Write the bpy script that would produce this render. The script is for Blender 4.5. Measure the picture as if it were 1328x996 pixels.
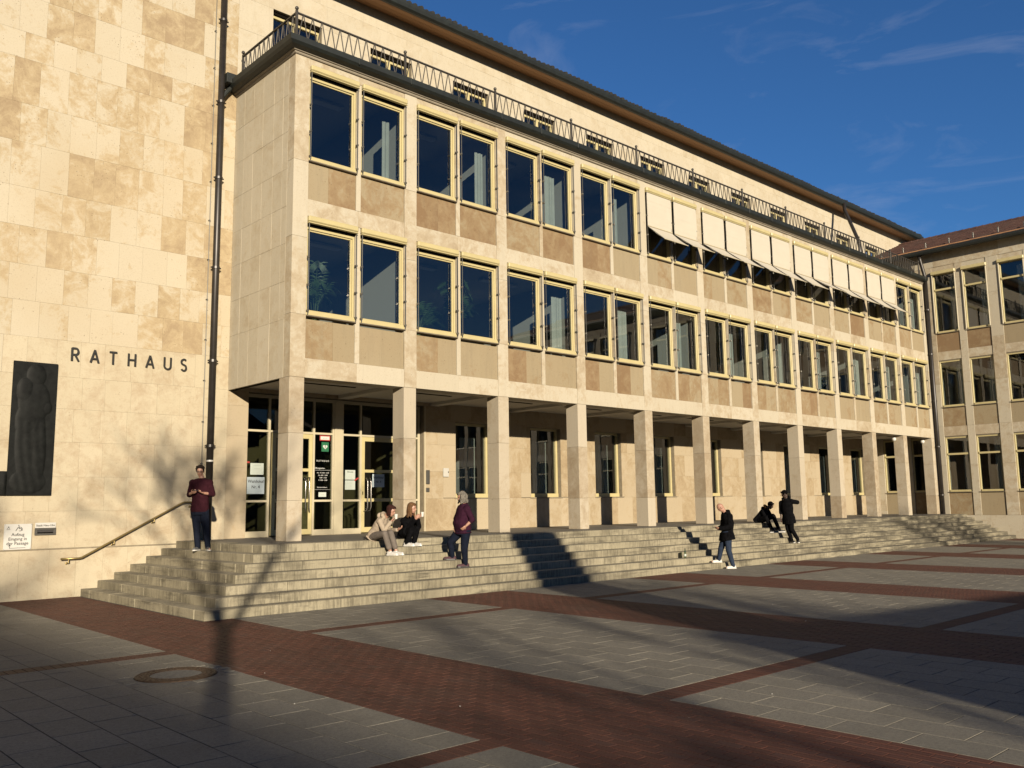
import bpy, bmesh, math, random
from mathutils import Vector, Matrix
random.seed(7)
R = math.radians
scene = bpy.context.scene
for o in list(bpy.data.objects):
    bpy.data.objects.remove(o)
C = scene.collection

# ------------------------------------------------------------------ camera
ZG = -1.0965                       # plaza level; z = 0 is the terrace floor
cam_d = bpy.data.cameras.new('camera')
cam = bpy.data.objects.new('camera', cam_d); C.objects.link(cam); scene.camera = cam
CAM = Vector((-9.584, -17.591, 0.728))
yaw, pitch, roll = 0.7470, 0.1350, -0.0139
f = Vector((math.sin(yaw)*math.cos(pitch), math.cos(yaw)*math.cos(pitch), math.sin(pitch)))
r = Vector((math.cos(yaw), -math.sin(yaw), 0)); u = r.cross(f)
r2 = r*math.cos(roll) + u*math.sin(roll); u2 = -r*math.sin(roll) + u*math.cos(roll)
cam.matrix_world = Matrix(((r2.x, u2.x, -f.x, CAM.x), (r2.y, u2.y, -f.y, CAM.y), (r2.z, u2.z, -f.z, CAM.z), (0, 0, 0, 1)))
cam_d.sensor_width = 36; cam_d.lens = 1150.69/1328*36
cam_d.clip_start = 0.1; cam_d.clip_end = 2000

# ------------------------------------------------------------------ sun, sky, exposure
SUN_T, SUN_S = 0.475, 0.252         # sunlight runs along (SUN_T, 1, -SUN_S)
sun_dir = Vector((SUN_T, 1, -SUN_S)).normalized()
elev = math.asin(-sun_dir.z)
sd = bpy.data.lights.new('sun', 'SUN'); sun = bpy.data.objects.new('sun', sd); C.objects.link(sun)
sd.energy = 5.0; sd.angle = R(0.55); sd.color = (1.0, 0.87, 0.68)
sun.rotation_euler = sun_dir.to_track_quat('-Z', 'Y').to_euler(); sun.location = (-20, -40, 30)
world = bpy.data.worlds.new('World'); scene.world = world; world.use_nodes = True
wn = world.node_tree; bg = wn.nodes['Background']
sky = wn.nodes.new('ShaderNodeTexSky'); sky.sky_type = 'NISHITA'; sky.sun_disc = False
sky.sun_elevation = elev; sky.sun_rotation = math.atan2(-SUN_T, -1) % (2*math.pi)
sky.air_density = 1.0; sky.dust_density = 0.1; sky.ozone_density = 7.4
# thin cirrus wisps over the whole sky
tc = wn.nodes.new('ShaderNodeTexCoord'); mp = wn.nodes.new('ShaderNodeMapping'); mp.inputs['Scale'].default_value = (0.8, 3.0, 9.0)
mp.inputs['Rotation'].default_value = (0.2, 0.35, 0.9)
nz = wn.nodes.new('ShaderNodeTexNoise'); nz.inputs['Scale'].default_value = 1.9; nz.inputs['Detail'].default_value = 11; nz.inputs['Roughness'].default_value = 0.6; nz.inputs['Distortion'].default_value = 1.1
rp = wn.nodes.new('ShaderNodeValToRGB'); rp.color_ramp.elements[0].position = 0.53; rp.color_ramp.elements[1].position = 0.9
rp.color_ramp.elements[1].color = (0.26, 0.26, 0.26, 1)
mx = wn.nodes.new('ShaderNodeMix'); mx.data_type = 'RGBA'; mx.inputs['B'].default_value = (5.2, 5.4, 6.2, 1)
wn.links.new(tc.outputs['Generated'], mp.inputs['Vector']); wn.links.new(mp.outputs[0], nz.inputs['Vector'])
wn.links.new(nz.outputs['Fac'], rp.inputs[0]); wn.links.new(rp.outputs[0], mx.inputs['Factor'])
wn.links.new(sky.outputs[0], mx.inputs['A']); wn.links.new(mx.outputs['Result'], bg.inputs[0])
bg.inputs[1].default_value = 0.053
vs = scene.view_settings
vs.view_transform = 'Standard'; vs.look = 'None'; vs.gamma = 1.0; vs.use_curve_mapping = False; vs.exposure = 1.08
scene.render.engine = 'CYCLES'
scene.cycles.use_denoising = True
scene.cycles.max_bounces = 8; scene.cycles.transparent_max_bounces = 16
scene.cycles.sample_clamp_indirect = 4.0

# ------------------------------------------------------------------ materials
def lin(c):
    return tuple((v/12.92 if v <= 0.04045 else ((v+0.055)/1.055)**2.4) for v in (x/255 for x in c))
ALB = 0.49                        # scale from first colour notes to base colours
class Nodes:
    def __init__(s, name):
        s.m = bpy.data.materials.new(name); s.m.use_nodes = True; s.t = s.m.node_tree; s.b = s.t.nodes['Principled BSDF']
    def n(s, typ, **kw):
        x = s.t.nodes.new(typ)
        for k, v in kw.items():
            if k.startswith('i_'):
                key = k[2:].replace('_', ' ')
                x.inputs[int(key) if key.isdigit() else key].default_value = v
            else: setattr(x, k, v)
        return x
    def l(s, a, b): s.t.links.new(a, b)
    def math(s, op, a, b=None, clamp=False):
        x = s.n('ShaderNodeMath', operation=op, use_clamp=clamp)
        for i, v in enumerate((a, b)):
            if v is None: continue
            if isinstance(v, (int, float)): x.inputs[i].default_value = v
            else: s.l(v, x.inputs[i])
        return x.outputs[0]
    def rampc(s, fac, stops):          # colour ramp of surface colours
        return s.ramp(fac, [(p, tuple(v*ALB for v in c[:3])) for p, c in stops])
    def ramp(s, fac, stops):
        x = s.n('ShaderNodeValToRGB'); e = x.color_ramp.elements
        while len(e) < len(stops): e.new(0.5)
        for i, (p, c) in enumerate(stops):
            e[i].position = p; e[i].color = (*c, 1) if len(c) == 3 else c
        s.l(fac, x.inputs[0]); return x.outputs[0]
    def mix(s, fac, a, b, blend='MIX'):
        x = s.n('ShaderNodeMix', data_type='RGBA', blend_type=blend)
        for key, v in (('Factor', fac), ('A', a), ('B', b)):
            if isinstance(v, (int, float)): x.inputs[key].default_value = v
            elif isinstance(v, tuple): x.inputs[key].default_value = (*v, 1) if len(v) == 3 else v
            else: s.l(v, x.inputs[key])
        return x.outputs['Result']
    def pos(s, scale=(1, 1, 1)):
        g = s.n('ShaderNodeNewGeometry'); m = s.n('ShaderNodeMapping'); m.inputs['Scale'].default_value = scale
        s.l(g.outputs['Position'], m.inputs['Vector']); return m.outputs[0]
    def rnd(s):
        o = s.n('ShaderNodeObjectInfo'); g = s.n('ShaderNodeNewGeometry')
        return s.math('FRACT', s.math('ADD', o.outputs['Random'], g.outputs['Random Per Island']))
    def noise(s, vec, scale, detail=5, rough=0.55, w=None, dist=0.0):
        x = s.n('ShaderNodeTexNoise'); x.inputs['Scale'].default_value = scale; x.inputs['Detail'].default_value = detail
        x.inputs['Roughness'].default_value = rough; x.inputs['Distortion'].default_value = dist
        if w is not None:
            x.noise_dimensions = '4D'; s.l(w, x.inputs['W'])
        s.l(vec, x.inputs['Vector']); return x.outputs['Fac']
    def bump(s, h, strength=0.3, dist=0.02):
        b = s.n('ShaderNodeBump'); b.inputs['Strength'].default_value = strength; b.inputs['Distance'].default_value = dist
        s.l(h, b.inputs['Height']); s.l(b.outputs[0], s.b.inputs['Normal'])
    def base(s, c):
        if isinstance(c, tuple): s.b.inputs['Base Color'].default_value = (*c, 1)
        else: s.l(c, s.b.inputs['Base Color'])
    def rough(s, v): s.b.inputs['Roughness'].default_value = v

def stone(name, light, mid, dark, brown=0.5, blotch=1.0, pits=0.5, grime=0.0, mott=0, cont=0):
    light, mid, dark = (tuple(v*ALB for v in c_) for c_ in (light, mid, dark))
    N = Nodes(name); rn = N.rnd(); w = N.math('MULTIPLY', rn, 60.0); p = N.pos()
    if cont: w = N.math('MULTIPLY', rn, 0.25)              # veins run on from panel to panel
    big = N.noise(p, 2.1, 9, 0.68, w, 0.9)
    fine = N.noise(p, 9.0, 7, 0.72, w, 0.6)
    t = N.math('ADD', N.math('MULTIPLY', big, 0.72), N.math('MULTIPLY', fine, 0.33))
    if mott:                                               # wall-wide drift: brown stones gather in some areas
        t = N.math('ADD', t, N.math('MULTIPLY', N.math('SUBTRACT', N.noise(p, 0.42, 3, 0.5), 0.5), 0.38))
    t = N.math('ADD', t, N.math('MULTIPLY', N.math('SUBTRACT', rn, 0.5), brown))
    c = N.ramp(t, [(0.0, light), (0.50, light), (0.60, mid), (0.74, dark)])
    tone = N.ramp(N.math('FRACT', N.math('MULTIPLY', rn, 17.3)), [(0, (0.94, 0.935, 0.92)), (1, (1.0, 1.0, 1.0))])
    c = N.mix(1.0, c, tone, 'MULTIPLY')
    warm = N.noise(p, 0.55, 3, 0.5)
    c = N.mix(N.ramp(warm, [(0.45, (0, 0, 0)), (0.75, (blotch*.35,)*3)]), c, mid)
    # small pits and veins of travertine
    vein = N.noise(N.pos((3.0, 3.0, 14.0)), 2.2, 8, 0.75, w)
    c = N.mix(N.ramp(vein, [(0.0, (pits*.5,)*3), (0.36, (0, 0, 0)), (0.66, (0, 0, 0)), (0.8, (pits*.45,)*3)]), c, tuple(v*.55 for v in dark))
    vo = N.n('ShaderNodeTexVoronoi'); vo.inputs['Scale'].default_value = 14; N.l(p, vo.inputs['Vector'])
    pit = N.ramp(vo.outputs['Distance'], [(0.0, (1, 1, 1)), (0.10, (1, 1, 1)), (0.16, (0, 0, 0))])
    gate = N.ramp(N.noise(p, 3.1, 3), [(0.52, (0, 0, 0)), (0.6, (pits,)*3)])
    c = N.mix(N.mix(1.0, pit, gate, 'MULTIPLY'), c, tuple(v*.5 for v in dark))
    if grime:
        st = N.noise(N.pos((5.0, 5.0, 0.5)), 1.6, 6, 0.7)
        c = N.mix(N.ramp(st, [(0.5, (0, 0, 0)), (0.78, (grime,)*3)]), c, (0.10, 0.085, 0.06))
    gr = N.noise(p, 38.0, 4, 0.75, w)
    c = N.mix(N.ramp(gr, [(0.30, (0.42,)*3), (0.46, (0, 0, 0))]), c, tuple(v*.72 for v in dark))
    N.base(c); N.rough(0.78); N.b.inputs['Specular IOR Level'].default_value = 0.3
    N.bump(N.math('ADD', fine, N.math('MULTIPLY', pit, -0.4)), 0.22, 0.008)
    return N.m

def plain(name, c, rough=0.6, metal=0.0, var=0.0, scale=8.0, bump=0.0, spec=None):
    c = tuple(v*ALB for v in c)
    N = Nodes(name); N.rough(rough); N.b.inputs['Metallic'].default_value = metal
    if spec is not None: N.b.inputs['Specular IOR Level'].default_value = spec
    if var:
        n = N.noise(N.pos(), scale, 5, 0.6)
        c2 = tuple(v*(1-var) for v in c); c1 = tuple(min(1, v*(1+var)) for v in c)
        N.base(N.ramp(n, [(0.3, c2), (0.7, c1)]))
        if bump: N.bump(n, bump, 0.01)
    else: N.base(c)
    return N.m

def glass(name, refl=1.0, tint=(0.84, 0.87, 0.85)):
    N = Nodes(name); t = N.t; t.nodes.remove(N.b)
    out = t.nodes['Material Output']
    tr = N.n('ShaderNodeBsdfTransparent'); tr.inputs[0].default_value = (*tint, 1)
    gl = N.n('ShaderNodeBsdfGlossy'); gl.inputs['Roughness'].default_value = 0.004
    # slight waviness of old panes
    nn = N.noise(N.pos(), 0.9, 2); b = N.n('ShaderNodeBump'); b.inputs['Strength'].default_value = 0.02; b.inputs['Distance'].default_value = 0.05
    N.l(nn, b.inputs['Height']); N.l(b.outputs[0], gl.inputs['Normal'])
    g = N.n('ShaderNodeNewGeometry'); dt = N.n('ShaderNodeVectorMath', operation='DOT_PRODUCT')
    N.l(g.outputs['Normal'], dt.inputs[0]); N.l(g.outputs['Incoming'], dt.inputs[1])
    k = N.math('POWER', N.math('SUBTRACT', 1.0, N.math('ABSOLUTE', dt.outputs['Value']), True), 5.0)
    fac = N.math('ADD', N.math('MULTIPLY', k, 0.9), 0.085*refl)          # two panes: Schlick with doubled base value
    fac = N.math('MULTIPLY', fac, N.math('SUBTRACT', 1.0, g.outputs['Backfacing']), True)
    ms = N.n('ShaderNodeMixShader'); N.l(fac, ms.inputs[0]); N.l(tr.outputs[0], ms.inputs[1]); N.l(gl.outputs[0], ms.inputs[2])
    N.l(ms.outputs[0], out.inputs['Surface'])
    return N.m

M = {}
M['tower'] = stone('travertine_wall', (0.66, 0.58, 0.43), (0.56, 0.44, 0.265), (0.42, 0.31, 0.185), 0.25, 1.0, 0.9, mott=1)
M['tower_low'] = stone('travertine_lower_wall', (0.66, 0.575, 0.41), (0.58, 0.48, 0.33), (0.47, 0.36, 0.22), 0.06, 0.9, 0.5, 0.10, cont=1)
M['facade'] = stone('travertine_facade', (0.66, 0.59, 0.45), (0.57, 0.475, 0.33), (0.44, 0.345, 0.22), 0.20, 0.7, 0.6, 0.16)
M['calm'] = stone('travertine_smooth', (0.68, 0.605, 0.46), (0.63, 0.545, 0.395), (0.52, 0.42, 0.28), 0.08, 0.7, 0.45, 0.12, cont=1)
M['column'] = stone('travertine_column', (0.62, 0.54, 0.41), (0.53, 0.44, 0.31), (0.42, 0.325, 0.21), 0.30, 0.8, 0.8, 0.10)
M['spandrel'] = stone('travertine_spandrel', (0.425, 0.345, 0.215), (0.37, 0.265, 0.145), (0.29, 0.185, 0.095), 0.42, 0.8, 1.0, 0.25)
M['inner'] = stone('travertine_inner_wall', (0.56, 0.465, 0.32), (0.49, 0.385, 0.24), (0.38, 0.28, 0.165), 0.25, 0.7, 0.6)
M['mortar'] = plain('stone_core', (0.30, 0.25, 0.17), 0.9, var=0.2)
M['yellow'] = plain('yellow_painted_metal', (0.66, 0.56, 0.28), 0.45, var=0.06, scale=3)
M['cream'] = plain('cream_painted_metal', (0.66, 0.58, 0.40), 0.45, var=0.05, scale=3)
M['sill'] = plain('dull_metal_sill', (0.26, 0.215, 0.15), 0.5, 0.2, var=0.2)
M['rod'] = plain('grey_guide_metal', (0.20, 0.19, 0.165), 0.4, 0.6)
M['black'] = plain('black_gap', (0.012, 0.010, 0.008), 0.95, spec=0.0)  # matte black; also stands in for shade at the window heads
M['glass'] = glass('window_glass', 1.45, (0.78, 0.82, 0.82))
M['glass_door'] = glass('entrance_glass', 0.45, (0.66, 0.68, 0.60))
M['gutter'] = plain('dark_green_copper', (0.011, 0.015, 0.012), 0.55, 0.05, var=0.45, scale=5, bump=0.1)
M['moulding'] = plain('cornice_moulding_stone', (0.34, 0.29, 0.215), 0.8, var=0.15, scale=4)
M['iron'] = plain('dark_wrought_iron', (0.085, 0.075, 0.062), 0.5, 0.4, var=0.2)
M['pipe'] = plain('dark_brown_pipe', (0.038, 0.032, 0.027), 0.42, 0.25, var=0.3, scale=4)
M['brass'] = plain('brass_handrail', (0.42, 0.31, 0.12), 0.35, 0.7, var=0.15)
M['bronze'] = plain('dark_bronze', (0.009, 0.010, 0.009), 0.6, 0.0, var=0.5, scale=7, bump=0.2, spec=0.12)
M['letter'] = plain('black_letter_metal', (0.022, 0.02, 0.016), 0.5, 0.2)
M['white_sign'] = plain('white_enamel', (0.78, 0.76, 0.70), 0.4, var=0.03)
M['print'] = plain('black_print', (0.03, 0.03, 0.03), 0.7)
M['paper'] = plain('notice_paper', (0.62, 0.68, 0.60), 0.8, var=0.02)
M['bluepaper'] = plain('pale_blue_paper', (0.55, 0.64, 0.68), 0.8)
M['green'] = plain('green_sign', (0.02, 0.17, 0.07), 0.5)
M['red'] = plain('red_sign', (0.5, 0.05, 0.04), 0.5)
M['white_print'] = plain('white_print', (0.7, 0.7, 0.66), 0.7)
M['steel'] = plain('brushed_steel', (0.45, 0.43, 0.40), 0.25, 0.9)
M['ceiling'] = plain('arcade_ceiling', (0.80, 0.74, 0.62), 0.85, var=0.06)
M['plaster'] = plain('room_plaster', (0.62, 0.60, 0.54), 0.9)
M['roomfloor'] = plain('room_floor', (0.14, 0.12, 0.10), 0.7)
M['lobby'] = plain('lobby_wall', (0.30, 0.27, 0.19), 0.7)
M['curtain'] = plain('pale_curtain', (0.56, 0.57, 0.51), 0.9, var=0.08, scale=3)
M['fabric'] = plain('cream_awning_fabric', (0.66, 0.60, 0.48), 0.9, var=0.03, scale=2)
M['leafy'] = plain('palm_leaf', (0.05, 0.10, 0.03), 0.5, var=0.3)
M['soil'] = plain('plant_pot', (0.25, 0.11, 0.06), 0.8)
M['bark'] = plain('grey_bark', (0.09, 0.075, 0.055), 0.9, var=0.35, scale=12, bump=0.4)
M['leaf'] = plain('evergreen_foliage', (0.04, 0.065, 0.025), 0.7, var=0.4, scale=3)

def slab_mat():
    N = Nodes('granite_paving'); rn = N.rnd(); w = N.math('MULTIPLY', rn, 40.0); p = N.pos()
    c = N.rampc(rn, [(0, (0.33, 0.302, 0.24)), (0.5, (0.36, 0.33, 0.262)), (1, (0.395, 0.362, 0.288))])
    sp = N.noise(p, 160, 3, 0.7)
    c = N.mix(N.ramp(sp, [(0.38, (0.55,)*3), (0.5, (0, 0, 0))]), c, (0.06, 0.057, 0.048))
    c = N.mix(N.ramp(sp, [(0.58, (0, 0, 0)), (0.7, (0.5,)*3)]), c, (0.20, 0.19, 0.165))
    md = N.noise(p, 34, 5, 0.8)
    c = N.mix(N.ramp(md, [(0.32, (0.6,)*3), (0.5, (0, 0, 0))]), c, (0.062, 0.058, 0.048))
    c = N.mix(N.ramp(md, [(0.52, (0, 0, 0)), (0.68, (0.45,)*3)]), c, (0.24, 0.222, 0.18))
    st = N.noise(p, 1.1, 6, 0.65)
    c = N.mix(N.ramp(st, [(0.46, (0, 0, 0)), (0.78, (0.38,)*3)]), c, (0.085, 0.08, 0.066))
    dr = N.noise(p, 4.2, 5, 0.7, w)
    c = N.mix(N.ramp(dr, [(0.55, (0, 0, 0)), (0.75, (0.35,)*3)]), c, (0.075, 0.068, 0.055))
    N.base(c); N.rough(0.75); N.b.inputs['Specular IOR Level'].default_value = 0.22; N.bump(N.math('ADD', sp, N.math('MULTIPLY', dr, 0.6)), 0.35, 0.004)
    return N.m
M['slab'] = slab_mat()
def brick_mat():
    N = Nodes('red_clinker_brick'); rn = N.rnd(); p = N.pos()
    c = N.rampc(rn, [(0, (0.125, 0.048, 0.031)), (0.4, (0.155, 0.060, 0.039)), (0.75, (0.175, 0.069, 0.045)), (1, (0.14, 0.064, 0.047))])
    sp = N.noise(p, 60, 4, 0.7)
    c = N.mix(N.ramp(sp, [(0.3, (0.5,)*3), (0.5, (0, 0, 0))]), c, (0.035, 0.016, 0.011))
    st = N.noise(p, 1.3, 6, 0.65)
    c = N.mix(N.ramp(st, [(0.45, (0, 0, 0)), (0.75, (0.4,)*3)]), c, (0.055, 0.036, 0.026))
    N.base(c); N.rough(0.72); N.b.inputs['Specular IOR Level'].default_value = 0.22; N.bump(sp, 0.35, 0.004)
    return N.m
M['brick'] = brick_mat()
def step_mat():
    N = Nodes('weathered_step_stone'); rn = N.rnd(); p = N.pos()
    c = N.rampc(rn, [(0, (0.38, 0.335, 0.225)), (1, (0.47, 0.415, 0.285))])
    sp = N.noise(p, 45, 4, 0.7)
    c = N.mix(N.ramp(sp, [(0.3, (0.35,)*3), (0.5, (0, 0, 0))]), c, (0.08, 0.07, 0.047))
    # runs of dirt down the risers, blotchy moss along them
    run = N.noise(N.pos((26.0, 26.0, 2.5)), 1.0, 6, 0.7)
    wide = N.noise(N.pos((1.1, 1.1, 1.6)), 1.0, 4, 0.6)
    run = N.math('ADD', N.math('MULTIPLY', run, 0.55), N.math('MULTIPLY', wide, 0.5))
    c = N.mix(N.ramp(run, [(0.47, (0, 0, 0)), (0.62, (0.75,)*3)]), c, (0.055, 0.047, 0.029))
    moss = N.noise(N.pos((0.7, 0.7, 7.0)), 1.2, 7, 0.7)
    gx = N.n('ShaderNodeNewGeometry'); sx = N.n('ShaderNodeSeparateXYZ'); N.l(gx.outputs['Position'], sx.inputs[0])
    far = N.n('ShaderNodeMapRange'); far.inputs[1].default_value = 8; far.inputs[2].default_value = 24; far.inputs[3].default_value = 0.0; far.inputs[4].default_value = 0.16
    N.l(sx.outputs[0], far.inputs[0])
    moss = N.math('ADD', moss, far.outputs[0])
    c = N.mix(N.ramp(moss, [(0.55, (0, 0, 0)), (0.70, (0.8,)*3)]), c, (0.035, 0.03, 0.02))
    N.base(c); N.rough(0.8); N.bump(N.math('ADD', sp, run), 0.3, 0.006)
    return N.m
M['step'] = step_mat()
M['floor'] = plain('terrace_floor_stone', (0.17, 0.158, 0.135), 0.6, var=0.18, scale=2.0)
M['joint'] = plain('paving_joint_sand', (0.035, 0.031, 0.025), 0.95, var=0.3, scale=20)
def tile_mat():
    N = Nodes('brown_roof_tile'); rn = N.rnd(); p = N.pos()
    c = N.rampc(rn, [(0, (0.085, 0.035, 0.025)), (0.6, (0.12, 0.05, 0.035)), (1, (0.15, 0.07, 0.05))])
    n = N.noise(p, 2.0, 5, 0.6)
    c = N.mix(N.ramp(n, [(0.4, (0, 0, 0)), (0.7, (0.5,)*3)]), c, (0.05, 0.035, 0.028))
    N.base(c); N.rough(0.75); return N.m
M['tile'] = tile_mat()
M['darktile'] = plain('dark_roof_tile', (0.018, 0.017, 0.014), 0.8, var=0.5, scale=9)
def wood_mat():
    N = Nodes('soffit_boards'); rn = N.rnd(); p = N.pos((0.4, 6, 6))
    n = N.noise(p, 4, 5)
    N.base(N.rampc(N.math('ADD', N.math('MULTIPLY', rn, .5), N.math('MULTIPLY', n, .5)), [(0.2, (0.50, 0.25, 0.11)), (0.8, (0.66, 0.35, 0.15))])); N.rough(0.6); return N.m
M['wood'] = wood_mat()

# ------------------------------------------------------------------ mesh helpers
class MB:
    def __init__(s): s.v = []; s.f = []; s.mi = []; s.k = 0
    def quad(s, a, b, c, d):
        i = len(s.v); s.v += [a, b, c, d]; s.f.append((i, i+1, i+2, i+3)); s.mi.append(s.k); return s
    def poly(s, pts):
        i = len(s.v); s.v += list(pts); s.f.append(tuple(range(i, i+len(pts)))); s.mi.append(s.k); return s
    def box(s, x0, x1, y0, y1, z0, z1):
        i = len(s.v)
        s.v += [(x0, y0, z0), (x1, y0, z0), (x1, y1, z0), (x0, y1, z0), (x0, y0, z1), (x1, y0, z1), (x1, y1, z1), (x0, y1, z1)]
        for q in ((0, 3, 2, 1), (4, 5, 6, 7), (0, 1, 5, 4), (1, 2, 6, 5), (2, 3, 7, 6), (3, 0, 4, 7)):
            s.f.append(tuple(i+j for j in q)); s.mi.append(s.k)
        return s
    def cbox(s, x0, x1, y0, y1, z0, z1, c=0.006):
        """box with chamfered edges"""
        X, Y, Z = (x0, x1), (y0, y1), (z0, z1); i0 = len(s.v); idx = {}
        for a in (0, 1):
            for b in (0, 1):
                for d in (0, 1):
                    px, py, pz = X[a], Y[b], Z[d]; ix = X[a]+(c if a == 0 else -c); iy = Y[b]+(c if b == 0 else -c); iz = Z[d]+(c if d == 0 else -c)
                    idx[a, b, d, 0] = len(s.v); s.v.append((px, iy, iz))
                    idx[a, b, d, 1] = len(s.v); s.v.append((ix, py, iz))
                    idx[a, b, d, 2] = len(s.v); s.v.append((ix, iy, pz))
        F = []
        for a in (0, 1): F.append(([idx[a, 0, 0, 0], idx[a, 1, 0, 0], idx[a, 1, 1, 0], idx[a, 0, 1, 0]], a == 0))
        for b in (0, 1): F.append(([idx[0, b, 0, 1], idx[1, b, 0, 1], idx[1, b, 1, 1], idx[0, b, 1, 1]], b == 1))
        for d in (0, 1): F.append(([idx[0, 0, d, 2], idx[1, 0, d, 2], idx[1, 1, d, 2], idx[0, 1, d, 2]], d == 0))
        for a in (0, 1):
            for b in (0, 1): F.append(([idx[a, b, 0, 0], idx[a, b, 0, 1], idx[a, b, 1, 1], idx[a, b, 1, 0]], (a == b)))
            for d in (0, 1): F.append(([idx[a, 0, d, 0], idx[a, 0, d, 2], idx[a, 1, d, 2], idx[a, 1, d, 0]], (a != d)))
        for b in (0, 1):
            for d in (0, 1): F.append(([idx[0, b, d, 1], idx[0, b, d, 2], idx[1, b, d, 2], idx[1, b, d, 1]], (b == d)))
        for a in (0, 1):
            for b in (0, 1):
                for d in (0, 1): F.append(([idx[a, b, d, 0], idx[a, b, d, 1], idx[a, b, d, 2]], (a+b+d) % 2 == 1))
        ce = Vector(((x0+x1)/2, (y0+y1)/2, (z0+z1)/2))
        for q, fl in F:
            p = [Vector(s.v[j]) for j in q]; n = (p[1]-p[0]).cross(p[2]-p[0])
            if n.dot(sum(p, Vector())/len(p)-ce) < 0: q = q[::-1]
            s.f.append(tuple(q)); s.mi.append(s.k)
        return s
    def piece(s, x0, x1, y0, y1, z0, z1, c=0.005):
        """paving piece: chamfered top and skirts"""
        i = len(s.v)
        s.v += [(x0, y0, z0), (x1, y0, z0), (x1, y1, z0), (x0, y1, z0), (x0, y0, z1-c), (x1, y0, z1-c), (x1, y1, z1-c), (x0, y1, z1-c),
                (x0+c, y0+c, z1), (x1-c, y0+c, z1), (x1-c, y1-c, z1), (x0+c, y1-c, z1)]
        for q in ((0, 1, 5, 4), (1, 2, 6, 5), (2, 3, 7, 6), (3, 0, 4, 7), (4, 5, 9, 8), (5, 6, 10, 9), (6, 7, 11, 10), (7, 4, 8, 11), (8, 9, 10, 11)):
            s.f.append(tuple(i+j for j in q)); s.mi.append(s.k)
        return s
    def tube(s, pts, rad, n=8, cap=True):
        pts = [Vector(p) for p in pts]; rs = rad if isinstance(rad, (list, tuple)) else [rad]*len(pts)
        rings = []; prev = None
        for j, p in enumerate(pts):
            d = (pts[min(j+1, len(pts)-1)]-pts[max(j-1, 0)]).normalized()
            if prev is None: a = d.orthogonal().normalized()
            else: a = (prev-d*prev.dot(d)).normalized() if (prev-d*prev.dot(d)).length > 1e-6 else d.orthogonal().normalized()
            prev = a; b = d.cross(a)
            ring = []
            for q in range(n):
                t = 2*math.pi*q/n; ring.append(len(s.v)); s.v.append(tuple(p+(a*math.cos(t)+b*math.sin(t))*rs[j]))
            rings.append(ring)
        for A, B in zip(rings, rings[1:]):
            for q in range(n): s.f.append((A[q], A[(q+1) % n], B[(q+1) % n], B[q])); s.mi.append(s.k)
        if cap:
            s.f.append(tuple(reversed(rings[0]))); s.mi.append(s.k); s.f.append(tuple(rings[-1])); s.mi.append(s.k)
        return s
    def ball(s, c, rx, ry=None, rz=None, n=10, m=6, ax=None):
        ry = ry or rx; rz = rz or rx; c = Vector(c)
        A = ax or (Vector((1, 0, 0)), Vector((0, 1, 0)), Vector((0, 0, 1)))
        def P(x, y, z): return tuple(c+A[0]*(x*rx)+A[1]*(y*ry)+A[2]*(z*rz))
        i = len(s.v); s.v.append(P(0, 0, -1))
        for j in range(1, m):
            t = -math.pi/2+math.pi*j/m
            for q in range(n):
                a = 2*math.pi*q/n; s.v.append(P(math.cos(t)*math.cos(a), math.cos(t)*math.sin(a), math.sin(t)))
        s.v.append(P(0, 0, 1)); top = len(s.v)-1
        for q in range(n):
            s.f.append((i, i+1+(q+1) % n, i+1+q)); s.mi.append(s.k)
            b = i+1+(m-2)*n; s.f.append((b+q, b+(q+1) % n, top)); s.mi.append(s.k)
        for j in range(m-2):
            for q in range(n):
                a = i+1+j*n; s.f.append((a+q, a+(q+1) % n, a+n+(q+1) % n, a+n+q)); s.mi.append(s.k)
        return s
    def lathe(s, c, prof, n=16, axis='z'):
        i = len(s.v)
        for rr, h in prof:
            for q in range(n):
                t = 2*math.pi*q/n; x, y = rr*math.cos(t), rr*math.sin(t)
                s.v.append((c[0]+x, c[1]+y, c[2]+h))
        for j in range(len(prof)-1):
            for q in range(n):
                a = i+j*n; s.f.append((a+q, a+(q+1) % n, a+n+(q+1) % n, a+n+q)); s.mi.append(s.k)
        s.f.append(tuple(i+n-1-q for q in range(n))); s.mi.append(s.k)
        s.f.append(tuple(i+(len(prof)-1)*n+q for q in range(n))); s.mi.append(s.k)
        return s
    def build(s, name, mat, parent=None, smooth=False, origin=None):
        me = bpy.data.meshes.new(name)
        xs = [p[0] for p in s.v]; ys = [p[1] for p in s.v]; zs = [p[2] for p in s.v]
        o = Vector(origin) if origin is not None else Vector(((min(xs)+max(xs))/2, (min(ys)+max(ys))/2, min(zs)))
        me.from_pydata([(p[0]-o.x, p[1]-o.y, p[2]-o.z) for p in s.v], [], s.f)
        for m_ in (mat if isinstance(mat, (list, tuple)) else [mat]): me.materials.append(m_)
        if isinstance(mat, (list, tuple)): me.polygons.foreach_set('material_index', s.mi)
        if smooth: me.polygons.foreach_set('use_smooth', [True]*len(me.polygons))
        me.update()
        ob = bpy.data.objects.new(name, me); ob.location = o; C.objects.link(ob)
        if parent is not None: par(ob, parent)
        return ob
def par(ob, parent):
    ob.parent = parent; ob.matrix_parent_inverse = Matrix.Translation(-parent.location)
def empty(name, loc):
    e = bpy.data.objects.new(name, None); e.location = loc; e.empty_display_size = 0.2; C.objects.link(e); return e
def tag(o, label=None, cat=None, group=None, kind=None):
    if label: o['label'] = label
    if cat: o['category'] = cat
    if group: o['group'] = group
    if kind: o['kind'] = kind
    return o
def kids(o): return [c for c in ALLKIDS.get(o.name, [])]
ALLKIDS = {}
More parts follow.
